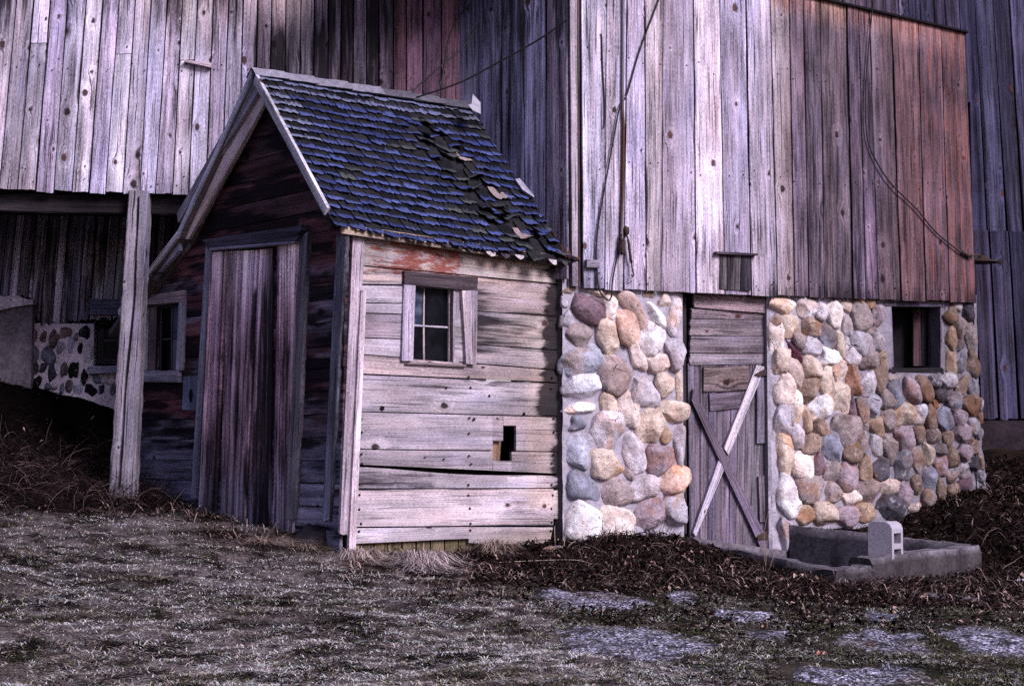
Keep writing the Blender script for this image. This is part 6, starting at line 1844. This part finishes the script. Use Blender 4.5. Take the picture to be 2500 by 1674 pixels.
# ---- paving remnants in the turf
def asphalt():
    N = NT('worn asphalt'); p = N.obj(); t = N.attr('tone')
    vo = N.n('ShaderNodeTexVoronoi', feature='F1'); N.put(vo.inputs['Vector'], p); vo.inputs['Scale'].default_value = 85
    r, g_, b_ = N.sep(vo.outputs['Color'])
    n = N.noise(p, 9, 5, .7); n2 = N.noise(p, 120, 3, .7)
    v = N.math('ADD', N.math('MULTIPLY', N.math('POWER', r, 3.2), 4.8), N.math('MULTIPLY', n2, .75))
    c = N.mix(1.0, t, N.comb(v, v, v), 'MULTIPLY')
    c = N.mix(N.ss(n, .49, .62, 0, .9), c, (.022, .019, .018))
    N.bump(N.math('ADD', r, n), .9, .01)
    return N.done(c, .85)
ASPH = asphalt()
slab_labels = ['oval grey asphalt slab nearest the concrete pit corner', 'small asphalt patch in the dark turf below the pit rim', 'broad asphalt slab with a dark pebble on it', 'asphalt slab cut by the right edge of the photo', 'faint mossy asphalt patch carrying a brown oak leaf', 'long asphalt patch closest to the leaf litter by the pier', 'largest asphalt patch running along the pale lawn edge', 'asphalt slab cut by the bottom edge of the photo', 'narrow flat stone slab half sunk in brown leaves', 'tiny asphalt patch just under the litter bank']
for i, (sx, sy, rx, ry) in enumerate(slab_w):
    m = MB(); nr, na_ = 9, 56
    rows = []
    Rg = random.Random(i + 90)
    for r_ in range(nr + 1):
        f_ = r_ / nr; ids = []
        for k in range(na_):
            t = 2 * math.pi * k / na_
            wob = 1 + (float(fbm(math.cos(t) * 2.2 + i * 5, math.sin(t) * 2.2, 33, 4)) - .5) * .75
            x = sx + math.cos(t) * rx * f_ * wob; y = sy + math.sin(t) * ry * f_ * wob
            fade = 1 if i not in (4, 9, 1) else .75
            z = gz(x, y) + (.006 if r_ < nr else -.03) * 1 + (float(fbm(x * 14, y * 14, 35, 3)) - .5) * .012 - .006 * f_ ** 3
            tn = mul3((.13, .122, .155), fade * (.65 + .7 * float(fbm(x * 6, y * 6, 37 + i, 3))))
            if float(fbm(x * 4, y * 4, 57 + i, 3)) + .35 * f_ > .80: tn = mix3(tn, (.07, .06, .05), .7)
            ids.append(m.vert((x, y, z), (0, 0), tn))
        if rows:
            for k in range(na_): m.f.append((rows[-1][k], rows[-1][(k + 1) % na_], ids[(k + 1) % na_], ids[k]))
        rows.append(ids)
    o = m.build('paving_slab', ASPH, None, True); tag(o, slab_labels[i], 'paving slab', 'worn asphalt slabs in the turf')
# ---- fallen leaves and stones one can point to
def leaf(px, py, w, col, label, seed, lobed=False):
    c = on_ground(px, py, .02); s = w / F * c.y / 2; R = random.Random(seed); m = MB(); a0 = R.uniform(0, 6)
    n = 14; pts = []
    for k in range(n):
        t = 2 * math.pi * k / n; r = s * (1 + .25 * math.cos(2 * t)) * ((.62 if k % 2 else 1.05) if lobed else R.uniform(.88, 1.08))
        x, y = math.cos(t) * r, math.sin(t) * r * .62
        pts.append(c + Vector((x * math.cos(a0) - y * math.sin(a0), x * math.sin(a0) + y * math.cos(a0), .25 * abs(y) + .012 * math.sin(t * 3 + seed) + .35 * s * R.uniform(.2, .7))))
    ci = m.vert(c + Vector((0, 0, .004)), (0, 0), mul3(col, .75)); ids = [m.vert(p, (0, 0), col) for p in pts]
    for k in range(n): m.f.append((ci, ids[k], ids[(k + 1) % n]))
    o = m.build('fallen_leaf', BLADE); tag(o, label, 'leaf', 'fallen leaves'); return o
leaf(1950, 1414, 34, (.50, .34, .28), 'curled tan leaf against the front rim of the concrete pit', 1)
leaf(1921, 1420, 22, (.36, .28, .29), 'greyish upright curled leaf left of the tan one at the pit rim', 2)
leaf(1928, 1440, 22, (.44, .31, .26), 'small peach leaf lying just below the curled pair at the pit', 3)
leaf(1867, 1541, 34, (.34, .19, .13), 'brown lobed oak leaf on the mossy asphalt patch', 4, True)
leaf(2004, 1606, 24, (.42, .20, .17), 'reddish leaf in the turf between two asphalt slabs', 5)
leaf(2098, 1449, 14, (.60, .55, .60), 'tiny whitish leaf below the pit end rim', 6)
leaf(2163, 1644, 24, (.40, .37, .44), 'pale grey leaf at the bottom between the asphalt slabs', 7)
leaf(1375, 1407, 16, (.42, .22, .16), 'rust coloured leaf on the litter before the pier', 8)
leaf(1540, 1371, 16, (.38, .23, .20), 'dull pink leaf high on the litter bank before the pier', 9)
leaf(2492, 1424, 16, (.45, .45, .55), 'bluish white leaf at the far right of the litter', 10)
leaf(2333, 1406, 14, (.28, .32, .45), 'small blue-grey leaf under the pit end', 11)
def ground_stone(px, py, w, h, col, label, seed):
    c = on_ground(px, py); s = w / F * c.y
    o = rock_obj('stone', c + Vector((0, 0, s * .12)), s, s * h, s * .4, seed, col); tag(o, label, 'stone', 'loose stones'); return o
ground_stone(1338, 1350, 28, .7, (.22, .15, .13), 'brown stone half hidden under the shed end', 400)
ground_stone(1362, 1340, 24, .7, (.18, .14, .14), 'dark stone wedged between shed and fieldstone pier', 401)
ground_stone(2120, 1577, 30, .35, (.11, .07, .07), 'flat dark pebble on the broad asphalt slab', 402)
ground_stone(330, 1589 + 60, 14, .5, (.05, .05, .06), 'small black stone in the lawn at lower left', 403)
ground_stone(428, 1407, 14, .6, (.02, .02, .025), 'black clod in the pale lawn before the bramble', 404)
ground_stone(638, 1357, 18, .4, (.025, .02, .022), 'dark clod in the lawn before the shed door', 405)

# ================================================================== camera, light, world
cam = bpy.data.cameras.new('camera'); co = bpy.data.objects.new('camera', cam); COL.objects.link(co)
co.location = CAM; co.rotation_euler = (math.pi / 2 + TILT, 0, 0)
cam.sensor_width = 36; cam.lens = 36 * F / 2500; cam.clip_end = 2000; cam.clip_start = .1
sc.camera = co
SD = Vector((.62, -.60, .60)).normalized()
EL = math.asin(SD.z); ROT = math.atan2(SD.x, SD.y)
w = bpy.data.worlds.new('World'); sc.world = w; w.use_nodes = True
nt = w.node_tree; sky = nt.nodes.new('ShaderNodeTexSky'); sky.sky_type = 'NISHITA'; sky.sun_disc = False
sky.sun_elevation = EL; sky.sun_rotation = ROT
bg = nt.nodes['Background']; tn_ = nt.nodes.new('ShaderNodeMix'); tn_.data_type = 'RGBA'; tn_.blend_type = 'MULTIPLY'; tn_.inputs[0].default_value = 1
nt.links.new(sky.outputs[0], tn_.inputs[6]); tn_.inputs[7].default_value = (1.08, .88, 1.08, 1); nt.links.new(tn_.outputs[2], bg.inputs[0]); bg.inputs[1].default_value = .05
sl = bpy.data.lights.new('sun', 'SUN'); sl.energy = 2.3; sl.angle = math.radians(24); sl.color = (.96, .90, 1.0)
so = bpy.data.objects.new('sun', sl); COL.objects.link(so); so.rotation_euler = SD.to_track_quat('Z', 'Y').to_euler()
vs = sc.view_settings; vs.view_transform = 'Standard'; vs.look = 'None'; vs.exposure = 1.12; vs.gamma = 1
sc.cycles.max_bounces = 5; sc.cycles.use_denoising = False
